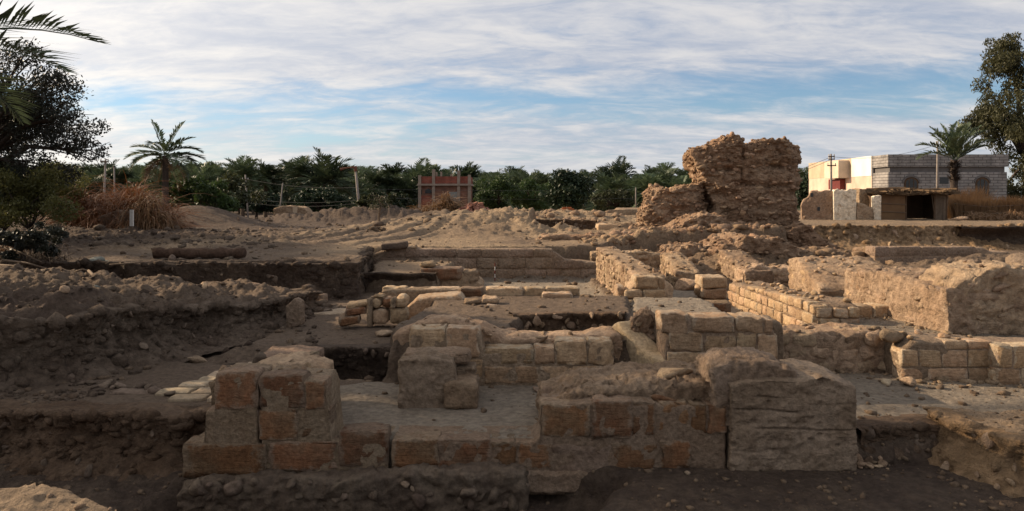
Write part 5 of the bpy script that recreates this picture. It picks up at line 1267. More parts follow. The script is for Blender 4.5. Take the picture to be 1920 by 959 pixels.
for k in range(260):
    a = rr.uniform(0, 6.28); zz = h - 0.15 - rr.random() ** 1.2 * 0.95; r0 = 0.17; p = Vector((math.cos(a) * r0, math.sin(a) * r0, zz)); q = p + Vector((math.cos(a) * .22, math.sin(a) * .22, rr.uniform(-.02, .16)))
    s = Vector((-math.sin(a), math.cos(a), 0)) * .045
    mb.quad(tuple(p - s), tuple(p + s), tuple(q + s * .5), tuple(q - s * .5))
mb.build('frond_stubs', M['darkbark'], sk)

# grove palms: a few crowns, copied
def crown_mesh(seed, n=34, L=2.7, m='palmleaf', pairs=15):
    rr = random.Random(seed); mb = MB()
    for k in range(n):
        frond_geo(mb, (0, 0, 0), rr.uniform(0, 6.28), math.radians(85 - 105 * (k / n) ** .85 + rr.uniform(-8, 8)), L * rr.uniform(.85, 1.1), rr.uniform(.8, 1.6), 0.8, 6, pairs, rr=rr, fat=2.6)
    return mesh_np('crown', mb.v, mb.f, False, M[m])
CROWNS = [crown_mesh(40 + k) for k in range(5)]
TRUNKS = []
for k in range(2):
    mb, tp = palm_trunk(1.0, .2, .16, (0.03, 0.02), k); TRUNKS.append(mesh_np('trunk', mb.v, mb.f, True, M['bark']))
def grove_palm(label, x, y, ztop, scale, rr, group):
    z0 = min(gz(x, y), ztop - 2.2) - 0.3
    t = thing('date_palm', label, 'palm tree', (x, y, z0), rr.uniform(0, 6.28), group)
    cz = ztop - 1.9 * scale - z0
    tr = link('trunk', TRUNKS[rr.randrange(2)], t, (0, 0, 0), (0, 0, 0), (1, 1, cz))
    link('crown', CROWNS[rr.randrange(5)], t, (0.03, 0.02, cz), (rr.uniform(-.12, .12), rr.uniform(-.12, .12), 0), (scale,) * 3)
rr = random.Random(77)
for px, py, d, s, lab in ((455, 306, 72, 1.0, 'tall grove palm left of the first leaning utility pole gap'), (498, 311, 74, .85, 'smaller grove palm beside the tall one, right of left utility pole'),
                          (567, 299, 76, .95, 'pointed grove palm rising left of the bent street pole'), (608, 298, 74, 1.35, 'largest full crowned grove palm next to bent street pole'),
                          (787, 316, 118, 1.0, 'grove palm rising behind the left corner of red brick building'), (885, 318, 118, 1.0, 'grove palm rising just right of the red brick building'),
                          (372, 316, 60, .8, 'grove palm just right of the lone palm'), (1512, 318, 70, .8, 'palm crown showing between tower ruin and beige house'),
                          (655, 335, 84, 1.1, 'drooping grove palm right behind the bent street pole'), (728, 330, 100, 1.1, 'grove palm midway between bent pole and red building')):
    grove_palm(lab, X(px, d), d, Z(py, d), s, rr, None)
for k in range(150):
    row = k % 3
    px = -60 + (k // 3 + rr.uniform(-.3, .3)) / 50 * 1420; d = (100, 122, 150)[row] + rr.uniform(-8, 8)
    py = np.interp(px, [0, 180, 400, 520, 700, 900, 1000, 1200, 1400], [318, 322, 322, 332, 328, 330, 336, 330, 330]) + rr.uniform(-13, 9) - (13 if k % 5 == 0 else 0) + (5 if row == 0 else 0)
    if 1000 < px < 1130 and row == 0: continue
    grove_palm('dark green date palm in the dense grove along the horizon', X(px, d), d, Z(py, d), rr.uniform(1.0, 1.45), rr, 'date palms of the far grove')

def leaf_cloud(n, clumps, size, seed, aspect=2.2, droop=0.0, flat=0.4):
    """many small leaves gathered in clumps: each clump (x,y,z,rx,ry,rz)"""
    r = np.random.default_rng(seed); VV = []
    wts = np.array([c[3] * c[4] * c[5] for c in clumps]) ** 0.8; wts /= wts.sum()
    ids = r.choice(len(clumps), n, p=wts); cl = np.array(clumps)[ids]
    dirs = r.normal(size=(n, 3)); dirs /= np.linalg.norm(dirs, axis=1, keepdims=True)
    rad = r.uniform(0.25, 1.0, (n, 1)) ** 0.55 * (1 + 0.12 * r.normal(size=(n, 1)))
    c = cl[:, :3] + dirs * rad * cl[:, 3:]
    a = r.normal(size=(n, 3)); a[:, 2] -= droop * 1.5; a /= np.linalg.norm(a, axis=1, keepdims=True)
    b = np.cross(a, r.normal(size=(n, 3))); b /= np.linalg.norm(b, axis=1, keepdims=True)
    s = size * r.uniform(0.6, 1.4, (n, 1))
    V = np.stack([c - a * s * aspect / 2, c + b * s / 2, c + a * s * aspect / 2, c - b * s / 2], 1).reshape(-1, 3)
    Q = np.arange(n * 4).reshape(-1, 4)
    return V, Q
def blob_clumps(rx, ry, rz, n, cs, seed, zc=0.0, lower=-0.7, shell=0.55):
    r = random.Random(seed); out = []
    while len(out) < n:
        v = Vector((r.gauss(0, 1), r.gauss(0, 1), r.gauss(0, 1))).normalized() * (shell + (1 - shell) * r.random())
        if v.z < lower: continue
        s = cs * r.uniform(.6, 1.3); out.append((v.x * rx, v.y * ry, zc + v.z * rz, s, s, s * .8))
    return out
def limbs(parent, base_h, clumps, r0, m, seed, n=14, twigs=0):
    rr = random.Random(seed); mb = MB()
    fork = Vector((rr.uniform(-.1, .1), rr.uniform(-.1, .1), base_h))
    mb.tube([(0, 0, -.3), (0.04, 0, base_h * .5), tuple(fork)], [r0 * 1.15, r0 * .95, r0 * .8], 8)
    for c in rr.sample(clumps, min(n, len(clumps))):
        e = Vector(c[:3]); m1 = fork.lerp(e, .5) + Vector((rr.uniform(-.2, .2), rr.uniform(-.2, .2), .15 * (e - fork).length))
        mb.tube([tuple(fork), tuple(m1), tuple(e)], [r0 * .5, r0 * .28, r0 * .08], 5)
        for k in range(twigs):
            dv = Vector((rr.gauss(0, 1), rr.gauss(0, 1), rr.gauss(0, .7))).normalized() * rr.uniform(.5, 1.2) * c[3] * 1.4
            mb.tube([tuple(m1.lerp(e, rr.random())), tuple(e + dv * .6), tuple(e + dv)], [r0 * .1, r0 * .05, r0 * .02], 3, False)
    mb.build('trunk', M[m], parent, smooth_shade=True)
def tree(name, label, cat, x, y, base_h, clumps, nleaf, lsize, ml, mt='darkbark', r0=0.15, seed=1, aspect=2.2, droop=0.0, twigs=0, nl=14, group=None, z=None):
    t = thing(name, label, cat, (x, y, gz(x, y) if z is None else z), 0, group)
    limbs(t, base_h, clumps, r0, mt, seed, nl, twigs)
    V, Q = leaf_cloud(nleaf, clumps, lsize, seed, aspect, droop)
    link('crown', mesh_np('crown', V, Q, False, M[ml]), t)
    return t
# acacia at the left edge
d = 20.0
cl = blob_clumps(3.6, 3.2, 2.1, 58, 0.62, 3, 3.6, -0.9, 0.35) + [(2.6, -1, 2.0, .6, .6, .4), (3.2, -.5, 2.6, .6, .6, .35), (3.5, -1, 3.2, .5, .5, .3), (3.9, -.6, 2.3, .5, .5, .3), (4.1, -.8, 2.9, .4, .4, .25), (3.2, -.6, 1.7, .5, .5, .3), (2.2, -.6, 4.8, .5, .5, .4), (2.9, -.4, 4.1, .5, .5, .35)]
tree('acacia_tree', 'dark twiggy acacia tree filling the left edge of the picture', 'tree', X(-80, d), d, 1.3, cl, 62000, 0.040, 'acacia', 'darkbark', 0.22, 3, 2.0, 0.2, 9, 40)
# unseen acacia added out of the frame to shade the near dig
def off_ray(c, base, pt, rad):
    q = Vector((c[0] + base[0], c[1] + base[1], c[2] + base[2])) - Vector(pt)
    return (q - SUN * q.dot(SUN)).length > rad + c[3] * .9
tb = (-11.6, 10.3, 0.8)
cl = [c for c in blob_clumps(2.5, 2.6, 1.9, 70, 0.6, 6, 3.7, -0.8, 0.3) if off_ray(c, tb, (-2.95, 7.15, .3), .55)]  # clumps left out along the sun ray so light reaches the paving
tree('acacia_tree', 'unseen acacia tree added beyond the left edge to shade the foreground', 'tree', -11.6, 10.3, 1.4, cl, 15000, 0.085, 'acacia', 'darkbark', 0.22, 6, 2.0, 0.2, 3, 30)
# olive green bushes beneath it
for px, py, d, s, n, m, lab, sd_ in ((55, 372, 18.6, (1.2, 1.0, .75), 9000, 'bushleaf', 'yellow green bush under the acacia tree, left', 1), (100, 350, 24.5, (1.0, .9, .8), 7000, 'bushleaf', 'olive bush between acacia tree and dry brush heap', 2),
                                     (10, 330, 19.5, (1.4, 1.2, .9), 7000, 'olive', 'dark olive bush at the left edge under the acacia crown', 3), (370, 372, 40, (2.0, 1.6, 1.1), 5000, 'green', 'bright green bush right of the lone palm', 4),
                                     (415, 372, 46, (2.6, 1.6, 1.3), 5000, 'olive', 'broad olive bush before the left utility pole', 5), (705, 398, 47, (1.3, .8, .5), 2500, 'olive', 'low scrubby bush beside the pale low wall', 6), (40, 450, 13.5, (.9, .7, .32), 4000, 'acacia', 'low dark green shrub on the scree at left edge', 7)):
    x = X(px, d); zc = Z(py, d) - gz(x, d)
    cl = blob_clumps(s[0], s[1], s[2], 26, s[2] * .42, 30 + sd_, max(zc, s[2] * .5), -0.9, .3)
    tree('bush', lab, 'bush', x, d, 0.3, cl, n, 0.036 if d < 30 else 0.11, m, 'darkbark', .05, 60 + sd_, 2.2, 0, 1, 12)
# broadleaf trees among the grove
for px, py, d, s, n, m, lab, sd_ in ((1068, 358, 62, (1.85, 1.7, 1.75), 9000, 'darkgreen', 'dense dark rounded tree standing alone before the grove', 11), (935, 365, 78, (2.5, 2, 1.7), 7000, 'green', 'bright green leafy tree right of the red building', 12),
                                     (1000, 366, 80, (2.4, 2, 1.6), 6000, 'green', 'green tree just left of the dark rounded tree', 13), (602, 378, 62, (2.5, 1.8, 1.15), 6000, 'darkgreen', 'glossy broad leaved shrub beneath the largest grove palm', 14),
                                     (350, 368, 52, (1.8, 1.5, 1.2), 5000, 'darkgreen', 'dark green tree behind the bright bush by lone palm', 15), (480, 378, 66, (2.6, 1.8, 1.0), 5000, 'darkgreen', 'dark shrubs behind the left utility pole', 16),
                                     (1150, 375, 85, (3.2, 1.8, 1.2), 5000, 'olive', 'greyish olive scrub left of the ruin shoulder', 17), (725, 378, 88, (3.4, 1.8, 1.3), 5000, 'darkgreen', 'dark scrub left of the red building', 18),
                                     (1508, 366, 60, (.9, .9, 1.4), 3000, 'darkgreen', 'dark tree between tower ruin and beige house', 19)):
    x = X(px, d); g0 = gz(x, d); zc = Z(py, d) - g0
    cl = blob_clumps(s[0], s[1], s[2], 60, s[2] * .36, 130 + sd_, zc, -0.95, .5)
    tree('leafy_tree' if 'tree' in lab else 'shrub', lab, 'tree' if 'tree' in lab else 'shrub', x, d, max(.4, zc - s[2] * .6), cl, n, 0.13, m, 'darkbark', .14, 160 + sd_, 2.0, 0, 0, 16)
# the closed undergrowth of the far grove
cl = []
rr = random.Random(31)
for k in range(420):
    px = rr.uniform(-80, 1560); d = rr.uniform(104, 150); s = rr.uniform(1.0, 1.9)
    cl.append((X(px, d), d, Z(np.interp(px, [0, 500, 1000, 1300], [360, 364, 364, 360]), d) - rr.random() ** .7 * 4.6, s * 1.3, s, s * .8))
V, Q = leaf_cloud(35000, cl, 0.40, 44, 2.4)
tag(link('grove_undergrowth', mesh_np('grove_undergrowth', V, Q, False, M['palmleaf'])), 'closed dark green undergrowth filling the far palm grove', 'undergrowth', kind='stuff')
# eucalyptus on the right
d = 47.0
x = X(1925, d); g0 = gz(x, d)
cl = []
rr = random.Random(12)
for px, py, w_, h_ in ((1900, 100, 55, 40), (1870, 115, 30, 22), (1915, 150, 60, 45), (1850, 205, 45, 30), (1880, 225, 55, 40), (1930, 240, 70, 50), (1840, 225, 30, 22), (1895, 270, 45, 40), (1910, 320, 40, 45), (1900, 360, 30, 30), (1960, 120, 60, 50), (1980, 220, 70, 60), (1960, 320, 50, 50), (1940, 90, 40, 30)):
    for k in range(7):
        qx, qy = px + rr.gauss(0, w_ * .42), py + rr.gauss(0, h_ * .42); s = rr.uniform(.4, .85)
        cl.append((X(qx, d) - x, rr.gauss(0, 1.1), Z(qy, d) - g0, s, s, s * .9))
tree('eucalyptus_tree', 'tall eucalyptus with drooping olive foliage at the right edge', 'tree', x, d, 3.2, cl, 34000, 0.075, 'eucaleaf', 'darkbark', .28, 88, 2.8, .8, 2, 34)

# heaps of dry brush
def brush(name, label, cat, x, y, rx, ry, h, n, m, seed, arch=1.0, length=1.0, w=0.012, z=None):
    r = np.random.default_rng(seed); mb = MB()
    for k in range(n):
        a = r.uniform(0, 6.28); q = math.sqrt(r.random()); bx, by = math.cos(a) * q * rx, math.sin(a) * q * ry
        hh = h * (1 - q ** 2.2) * r.uniform(.2, 1.0) * (0.75 + 0.5 * math.sin(bx * 2.6 + seed) * math.cos(by * 2.1 + seed * 2)); az = r.uniform(0, 6.28); L = length * (r.uniform(.5, 1.3) if r.random() < .93 else r.uniform(1.3, 2.0)); el = r.uniform(-.3, 1.1)
        p = Vector((bx, by, hh)); pts = []
        for i in range(6):
            pts.append(p.copy()); p = p + Vector((math.cos(az) * math.cos(el), math.sin(az) * math.cos(el), math.sin(el))) * (L / 5); el -= arch * .38
            if p.z < 0.0: p.z = 0.0
        wv = Vector((-math.sin(az), math.cos(az), r.uniform(-.6, .6))) * w
        i0 = len(mb.v)
        for i, q_ in enumerate(pts):
            f = 1 - .75 * i / 5; mb.v += [tuple(q_ - wv * f), tuple(q_ + wv * f)]
        mb.f += [(i0 + 2 * i, i0 + 2 * i + 1, i0 + 2 * i + 3, i0 + 2 * i + 2) for i in range(5)]
    o = mb.build(name, M[m], None, (x, y, gz(x, y) if z is None else z))
    return tag(o, label, cat)
d = 25
bh = brush('brush_heap', 'big heap of rust brown dry palm brush left of the lone palm', 'brush heap', X(215, d), d, 2.0, 1.2, 1.45, 6200, 'brush', 2, 0.9, 1.2, .011)
brush('brush_heap', 'tangle of dead brown fronds hanging over right end of brush heap', 'brush heap', X(285, 24.2), 24.2, .75, .6, 1.3, 1500, 'reed', 3, 1.5, 1.0, .011)
brush('brush_heap', 'small arching dry grass clump at the left edge', 'dry grass', X(18, 15), 15, .6, .5, .45, 700, 'reed', 4, 1.2, .7, .008)
brush('brush_heap', 'dry twiggy growth in the scree below dark green shrub', 'dry grass', X(62, 14), 14, .6, .4, .2, 600, 'stick', 14, 1.4, .6, .007)
bw = thing('broken_wall', 'grey broken wall piece half buried under the brush heap', 'wall', (X(225, 24), 24, gz(X(225, 24), 24)))
mass(bw, 1.3, .4, [(0, .35), (.5, .6), (1, .5)], M['darkstone'], 'core', amp=.06, nscale=3).location = (-.65, 0, 0)
brush('dead_bush', 'brown dead bush heap in front of the red brick building', 'bush', X(838, 76), 76, 2.0, 1.6, 1.9, 2600, 'reed', 5, .7, 1.6, .04, z=Z(404, 76))
brush('dry_bush', 'scrubby dry brush right of the dead bush heap', 'bush', X(800, 74), 74, 1.8, 1.3, .8, 1200, 'reed', 6, .9, 1.3, .04, z=Z(404, 74))
# sapling
sp = thing('dead_sapling', 'small crooked dead sapling standing on the sand at centre left', 'sapling', (X(712, 24.5), 24.5, gz(X(712, 24.5), 24.5)))
mb = MB().tube([(0, 0, 0), (-.03, 0, .35), (.02, 0, .7), (-.02, 0, 1.0)], [.05, .04, .03, .012], 6)
for k in range(16):
    a = rng.uniform(0, 6.28); z1 = rng.uniform(.35, .95); mb.tube([(0, 0, z1), (math.cos(a) * .16, math.sin(a) * .16, z1 + .12), (math.cos(a) * .3, math.sin(a) * .3, z1 + .1)], [.014, .009, .004], 4, False)
mb.build('trunk', M['stick'], sp)
V, Q = leaf_cloud(500, [(0, 0, .85, .35, .3, .22), (-.2, 0, .7, .25, .2, .15), (.22, 0, .72, .2, .2, .14)], .03, 9)
link('crown', mesh_np('crown', V, Q, False, M['olive']), sp)
# dry reeds at the right
for px0, px1, d, h_, n, lab, sd_ in ((1785, 1925, 36.5, 1.2, 2200, 'tall dry reed fence at the right edge behind the hut', 1), (1770, 1850, 37.5, 1.6, 700, 'loose leaning dry reeds right of the dark hut doorway', 2)):
    r = np.random.default_rng(sd_); mb = MB(); x0 = X(px0, d)
    for k in range(n):
        x = X(r.uniform(px0, px1), d) - x0; y = r.normal(0, .12); hh = h_ * r.uniform(.45, 1.15); lx, ly = r.normal(0, .22) * hh, r.normal(0, .15) * hh
        w = .014
        mb.quad((x - w, y, 0), (x + w, y, 0), (x + w * .8 + lx * .6, y + ly * .6, hh * .7), (x - w * .8 + lx * .6, y + ly * .6, hh * .7))
        mb.tri((x - w * .8 + lx * .6, y + ly * .6, hh * .7), (x + w * .8 + lx * .6, y + ly * .6, hh * .7), (x + lx * 1.3, y + ly, hh * .95))
    if sd_ == 1:
        t = thing('reed_fence', lab, 'fence', (x0, d, gz(X(1850, d), d) - .05)); mb.build('reeds', M['reed'], t)
        for hz in (.38, .72): MB().tube([(0, -.2, hz + .1), (1.5, -.22, hz - .05), (3.6, -.2, hz + .05)], [.02] * 3, 5).build('rail', M['stick'], t)
    else:
        tag(mb.build('dry_reeds', M['reed'], None, (x0, d, gz(X(1800, d), d) - .05)), lab, 'reeds')
brush('straw_heap', 'low long heap of brown straw at right before the reed fence', 'straw heap', X(1868, 34.5), 34.5, 1.6, .5, .4, 1800, 'reed', 8, 1.4, .6, .014)

# ------------------------------------------------------------------ buildings at the right
M['greybrick'] = brick_mat('pale_grey_brick', (0.32, 0.295, 0.275), (0.26, 0.24, 0.225), (0.11, 0.10, 0.095), 0.5, 0.17)
M['bandgrey'] = plain_mat('grey_render_and_shade', (0.13, 0.12, 0.115), 0.9, 0.2)
M['cream'] = plain_mat('cream_render', (0.62, 0.50, 0.38), 0.9, 0.28, 0.9)
M['white'] = plain_mat('white_render', (0.72, 0.68, 0.62), 0.9, 0.2, 0.9)
M['peach'] = plain_mat('peach_render', (0.60, 0.44, 0.34), 0.9, 0.28, 0.9)
M['ochre'] = plain_mat('ochre_render', (0.50, 0.38, 0.26), 0.9, 0.28, 0.9)
M['maroon'] = plain_mat('maroon_paint', (0.13, 0.025, 0.02), 0.6, 0.3)
M['glassdark'] = plain_mat('dark_glass', (0.02, 0.02, 0.022), 0.2, 0.3, 3, 0, 0.5)
M['wood'] = plain_mat('brown_wood', (0.10, 0.06, 0.035), 0.8, 0.3, 5)
hx, hy = X(1666, 44), 44.0
hz = gz(24, 40) - 0.3
hs = thing('brick_house', 'long flat roofed grey brick house with cream side wall at right', 'house', (hx, hy, hz))
top = Z(290, 44) - hz
hw = X(1888, 44) - hx
# front wall, dark band painted as cornice shade, and parapet
MB().box(0, hw, 0, 11.5, 0, top - 1.04).build('wall', M['greybrick'], hs)
MB().box(0.10, hw - .1, 0.06, 2.26, top - 1.04, top - 0.72).build('recessed_shade_band', M['bandgrey'], hs)
MB().box(-0.06, hw + .06, -0.06, 2.3, top - 0.72, top).build('parapet', M['greybrick'], hs)
def arch_window(parent, x, z, w, h, y=0.0):
    n = 10; ol = [(x - w / 2, z), (x + w / 2, z), (x + w / 2, z + h - w * .4)] + [(x + math.cos(PI * k / n) * w / 2, z + h - w * .4 + math.sin(PI * k / n) * w * .4) for k in range(1, n)] + [(x - w / 2, z + h - w * .4)]
    f = MB().prism(ol[::-1], y - .05, y + .08).build('window', M['wood'], parent)
    k = .8; cx, cz = x, z + h * .48
    MB().prism([(cx + (a - cx) * k, cz + (b - cz) * k) for a, b in ol][::-1], y - .058, y + .02).build('pane', M['glassdark'], f)
    for i in (-1, 1): MB().box(x + i * w * .16 - .02, x + i * w * .16 + .02, y - .07, y - .058, z + .06, z + h * .9).build('bar', M['wood'], f)
    sl = MB().box(x - w * .62, x + w * .62, y - .12, y + .02, z - .1, z - .002).build('sill', M['bandgrey'], f)
    # raised brick hood over the arch
    mb = MB(); r1, r2 = w * .53, w * .66
    for i in range(n):
        a, b = PI * i / n, PI * (i + 1) / n; zc = z + h - w * .4
        mb.prism([(x + math.cos(a) * r1, zc + math.sin(a) * r1 * .8), (x + math.cos(a) * r2, zc + math.sin(a) * r2 * .85), (x + math.cos(b) * r2, zc + math.sin(b) * r2 * .85), (x + math.cos(b) * r1, zc + math.sin(b) * r1 * .8)], y - .07, y + .01)
    mb.build('hood', M['bandgrey'], f)
for px, w_, h_ in ((1708, .82, .80), (1841, .76, 1.1)):
    arch_window(hs, X(px, 44) - hx, Z(333, 44) - hz - h_, w_, h_)
MB().box(X(1770, 44) - hx - .25, X(1770, 44) - hx + .25, -.03, .05, Z(345, 44) - hz, Z(333, 44) - hz).build('vent', M['glassdark'], hs)
# the side that takes the sun: brick return, white and peach panels, balcony box, ochre end
def side(y0, y1, z0, z1, m, name, proud=.05): return MB().box(-proud, 0.03, y0 - hy, y1 - hy, z0, z1).build(name, M[m], hs)
side(44.04, 45.9, top - 3.6, top - 1.05, 'greybrick', 'side_wall', .03)
side(45.9, 48.6, Z(331, 47) - hz, top + .02, 'white', 'upper_panel', .10)
side(45.9, 48.6, 0, Z(331, 47) - hz - .004, 'peach', 'lower_panel', .07)
side(48.6, 55.7, Z(333, 52) - hz, top + .01, 'ochre', 'end_wall', .06)
side(48.6, 55.7, 0, Z(333, 52) - hz - .004, 'peach', 'end_wall_base', .04)
MB().box(0.06, .8, 2.3, 11.5, top - 1.04, top - .01).build('roof_parapet', M['white'], hs)
bx = MB().box(X(1572, 49) - hx, -.05, 49 - hy, 51.2 - hy, Z(334, 49) - hz, Z(301, 49) - hz).build('balcony', M['cream'], hs)
MB().box(X(1570, 50) - hx, -.02, 49.6 - hy, 51.4 - hy, Z(355, 50) - hz, Z(336, 50) - hz).build('porch', M['maroon'], hs)
MB().box(X(1572, 49) - hx, -.03, 49 - hy, 51.2 - hy, Z(360, 50) - hz, Z(356.5, 50) - hz).build('porch_slab', M['white'], hs)

# ruined mud brick yard walls before it
def mudwall(label, px0, px1, d0, d1, prof, m, thick=.35, amp=.05, name='mud_wall', lump=0.015):
    A = Vector((X(px0, d0), d0)); B = Vector((X(px1, d1), d1)); L = (B - A).length
    z0 = gz((A.x + B.x) / 2, (d0 + d1) / 2) - .1
    t = thing(name, label, 'wall', (A.x, A.y, z0), math.atan2(B.y - A.y, B.x - A.x))
    mass(t, L, thick, [(p, Z(q, d0 + (d1 - d0) * p) - z0) for p, q in prof], M[m], 'body', amp=amp, nscale=2.5, lump=lump, zb=-.2)
    return t
M['limewash'] = stone_mat('peeling_limewash', (0.72, 0.62, 0.48), (0.62, 0.51, 0.37), (0.36, 0.25, 0.155), 1.3, 9, .6, 0, 0, .9, .03)
t = mudwall('tan mud brick ruin wall right beside the tower ruin', 1502, 1562, 35.6, 35.2, [(0, 384), (.08, 374), (.2, 371), (.26, 366), (.3, 359), (.5, 358), (.55, 361), (.8, 357), (1, 358)], 'mud', amp=.07)
for q in ((.35, 366), (.55, 392)):
    MB().box(-.06, .06, -.03, .05, -.09, .09).build('hole', M['glassdark'], t, (X(1502 + 60 * q[0], 35.4) - t.location.x, -.185, Z(q[1], 35.4) - t.location.z))
mudwall('whitewashed wall piece with peeling plaster next to tan mud wall', 1562, 1604, 35.0, 34.8, [(0, 357), (.2, 354), (.25, 360), (.4, 355), (.5, 360), (.7, 354), (1, 356)], 'limewash', .3, .02, 'plastered_wall', 0.004)
mudwall('narrow broken wall stub right of the whitewashed piece', 1604, 1622, 35.4, 35.6, [(0, 354), (.5, 356), (1, 372)], 'mud', .5)
mudwall('low mud wall behind the broken wall stub', 1618, 1652, 37.0, 37.2, [(0, 362), (1, 366)], 'mud', .3)
mudwall('small white plastered pier left of the reed hut', 1636, 1650, 34.6, 34.6, [(0, 368), (1, 366)], 'limewash', .25, .02, 'plastered_wall', 0.004)
mudwall('tan wall fragment lying between wall stub and reed hut', 1606, 1636, 34.8, 34.6, [(0, 380), (.5, 384), (1, 392)], 'mud', .3)
# hut of reed mats
hd = 35.0
ht = thing('reed_hut', 'low dark hut of reed mats and sticks with open doorway', 'hut', (X(1650, hd), hd, gz(X(1700, hd), hd)))
hX = lambda p: X(p, hd) - ht.location.x
hZ = lambda q: Z(q, hd) - ht.location.z
def mat_panel(x0, x1, z1, y, n, seed, rot=0):
    r = np.random.default_rng(seed); mb = MB(); mb.box(x0, x1, y + .02, y + .05, 0, z1 - .06)
    for k in range(n):
        x = r.uniform(x0, x1); w = .012; zz = z1 * r.uniform(.75, 1.03); lx = r.normal(0, .05); yy = y - r.uniform(0, .03)
        mb.quad((x - w, yy, 0), (x + w, yy, 0), (x + w + lx, yy, zz), (x - w + lx, yy, zz))
    return mb
mat_panel(hX(1652), hX(1697), hZ(363), 0, 260, 3).build('reed_mat', M['reed'], ht)
for q in (382, 397): MB().tube([(hX(1650), -.05, hZ(q)), (hX(1698), -.06, hZ(q + 2))], [.018, .018], 6).build('rail', M['stick'], ht)
for p in (1650, 1698, 1752, 1774): MB().tube([(hX(p), 0, -.1), (hX(p) + .02, 0, hZ(358))], [.05, .04], 7).build('post', M['wood'], ht)
mat_panel(hX(1752), hX(1775), hZ(363), 0, 90, 4).build('side_mat', M['stick'], ht)
MB().box(hX(1650), hX(1775), 1.9, 1.95, 0, hZ(362)).build('back_wall', M['wood'], ht)
MB().box(hX(1772), hX(1775), 0.05, 1.9, 0, hZ(362)).build('end_wall', M['wood'], ht)
MB().box(hX(1646), hX(1652), 0.05, 1.9, 0, hZ(362)).build('end_wall', M['wood'], ht)
rf = MB(); r = np.random.default_rng(5)
rf.box(hX(1650), hX(1772), 0, 1.95, hZ(361), hZ(358.5))
for k in range(2600):
    x = r.uniform(hX(1640), hX(1782)); y = r.uniform(-.3, 2); a = r.normal(0, .9); L = r.uniform(.15, .5); zz = hZ(361) + r.uniform(-.10, .20) * (1 + .5 * math.sin(x * 2.3) - .5 * abs(x - hX(1720)) / 1.7)
    w = .016; dx, dy = math.cos(a) * L, math.sin(a) * L
    rf.quad((x - dx, y - dy, zz - .04), (x - dx, y - dy + w, zz), (x + dx, y + dy + w, zz + .02), (x + dx, y + dy, zz - .05))
rf.build('roof', plain_mat('old_thatch', (0.13, 0.085, 0.05), .95, .4, 4), ht)
tag(rock(X(1797, 33.6), 33.6, .2, M['mud'], scale=(.42, .2, .17)), 'pale earthen lump on the ground right of the hut doorway', 'earth lump').name = 'earth_lump'

# ------------------------------------------------------------------ far left and centre: red building, small ruin, low wall, brick piles
M['redbrick'] = brick_mat('raw_red_brick', (0.30, 0.085, 0.055), (0.24, 0.065, 0.045), (0.20, 0.12, 0.09), 0.5, 0.16)
M['concrete'] = plain_mat('raw_concrete', (0.30, 0.23, 0.18), .95, .25, 2)
M['brownbrick'] = brick_mat('brown_brick', (0.26, 0.12, 0.08), (0.22, 0.10, 0.07), (0.2, 0.14, 0.1), 0.5, 0.16)
bd = 86.0
bX = lambda p: X(p, bd) - X(785, bd)
bz = -0.4
bZ = lambda q: Z(q, bd) - bz
rbd = thing('brick_building', 'unfinished red brick building with concrete frame among the palms', 'building', (X(785, bd), bd, bz))
w_ = bX(882)
MB().box(.1, w_ - .1, .08, 6, 0, bZ(347)).build('lower_wall', M['brownbrick'], rbd)
MB().box(.06, w_ - .06, .04, 6.04, bZ(345), bZ(331)).build('parapet', M['redbrick'], rbd)
MB().box(-.15, w_ + .1, -.25, 6.2, bZ(348.5), bZ(345)).build('floor_slab', M['concrete'], rbd)
for p, q in ((787, 329), (813, 318), (860, 320), (880, 328)): MB().box(bX(p) - .17, bX(p) + .17, -.12, .25, 0, bZ(q)).build('column', M['concrete'], rbd)
for p, q in ((818, 323), (827, 322), (846, 327)): MB().box(bX(p) - .1, bX(p) + .1, .1, .3, bZ(331), bZ(q)).build('column_stub', M['concrete'], rbd)
w1 = MB().prism([(bX(797), bZ(363)), (bX(809), bZ(363)), (bX(809), bZ(357)), (bX(803), bZ(353.5)), (bX(797), bZ(357))][::-1], .0, .12).build('window', M['glassdark'], rbd)
MB().box(bX(786.5), bX(791), .0, .12, bZ(365), bZ(356)).build('window', M['glassdark'], rbd)
MB().box(bX(789), bX(812), .02, .1, bZ(388), bZ(367)).build('wall_panel', M['redbrick'], rbd)
MB().box(bX(842), bX(862), .0, .1, bZ(384), bZ(360)).build('opening', plain_mat('grey_board', (0.25, 0.25, 0.23)), rbd)
pd = 74.0
pile = thing('brick_pile', 'pink brick rubble pile right of the red brick building', 'brick pile', (X(890, pd), pd, Z(402, pd)))
r = np.random.default_rng(9)
M['pinkbrick'] = plain_mat('pink_brick', (0.34, 0.17, 0.12), .95, .3, 6, 0, .1, .3)
bm_ = mesh_np('brick', [(x, y, z) for z in (-.5, .5) for x, y in ((-.5, -.5), (.5, -.5), (.5, .5), (-.5, .5))], [(3, 2, 1, 0), (4, 5, 6, 7), (0, 1, 5, 4), (1, 2, 6, 5), (2, 3, 7, 6), (3, 0, 4, 7)], False, M['pinkbrick'])
for k in range(140):
    a = r.uniform(0, 6.28); q = math.sqrt(r.random()); link('brick', bm_, pile, (math.cos(a) * q * 1.7, math.sin(a) * q * 1.0, r.uniform(.2, 1) * 1.2 * (1 - q ** 1.6) + .08), tuple(r.uniform(-.8, .8, 3)), (.45, .25, .22))
od = 34.0
ob = thing('brick_stack', 'small stack of orange bricks on the rubble ridge', 'brick stack', (X(1064, od), od, Z(399, od)))
M['orange'] = plain_mat('orange_brick', (0.42, 0.14, 0.06), .9, .2, 6, 0, .1, .2)
obm = bm_.copy(); obm.materials.clear(); obm.materials.append(M['orange'])
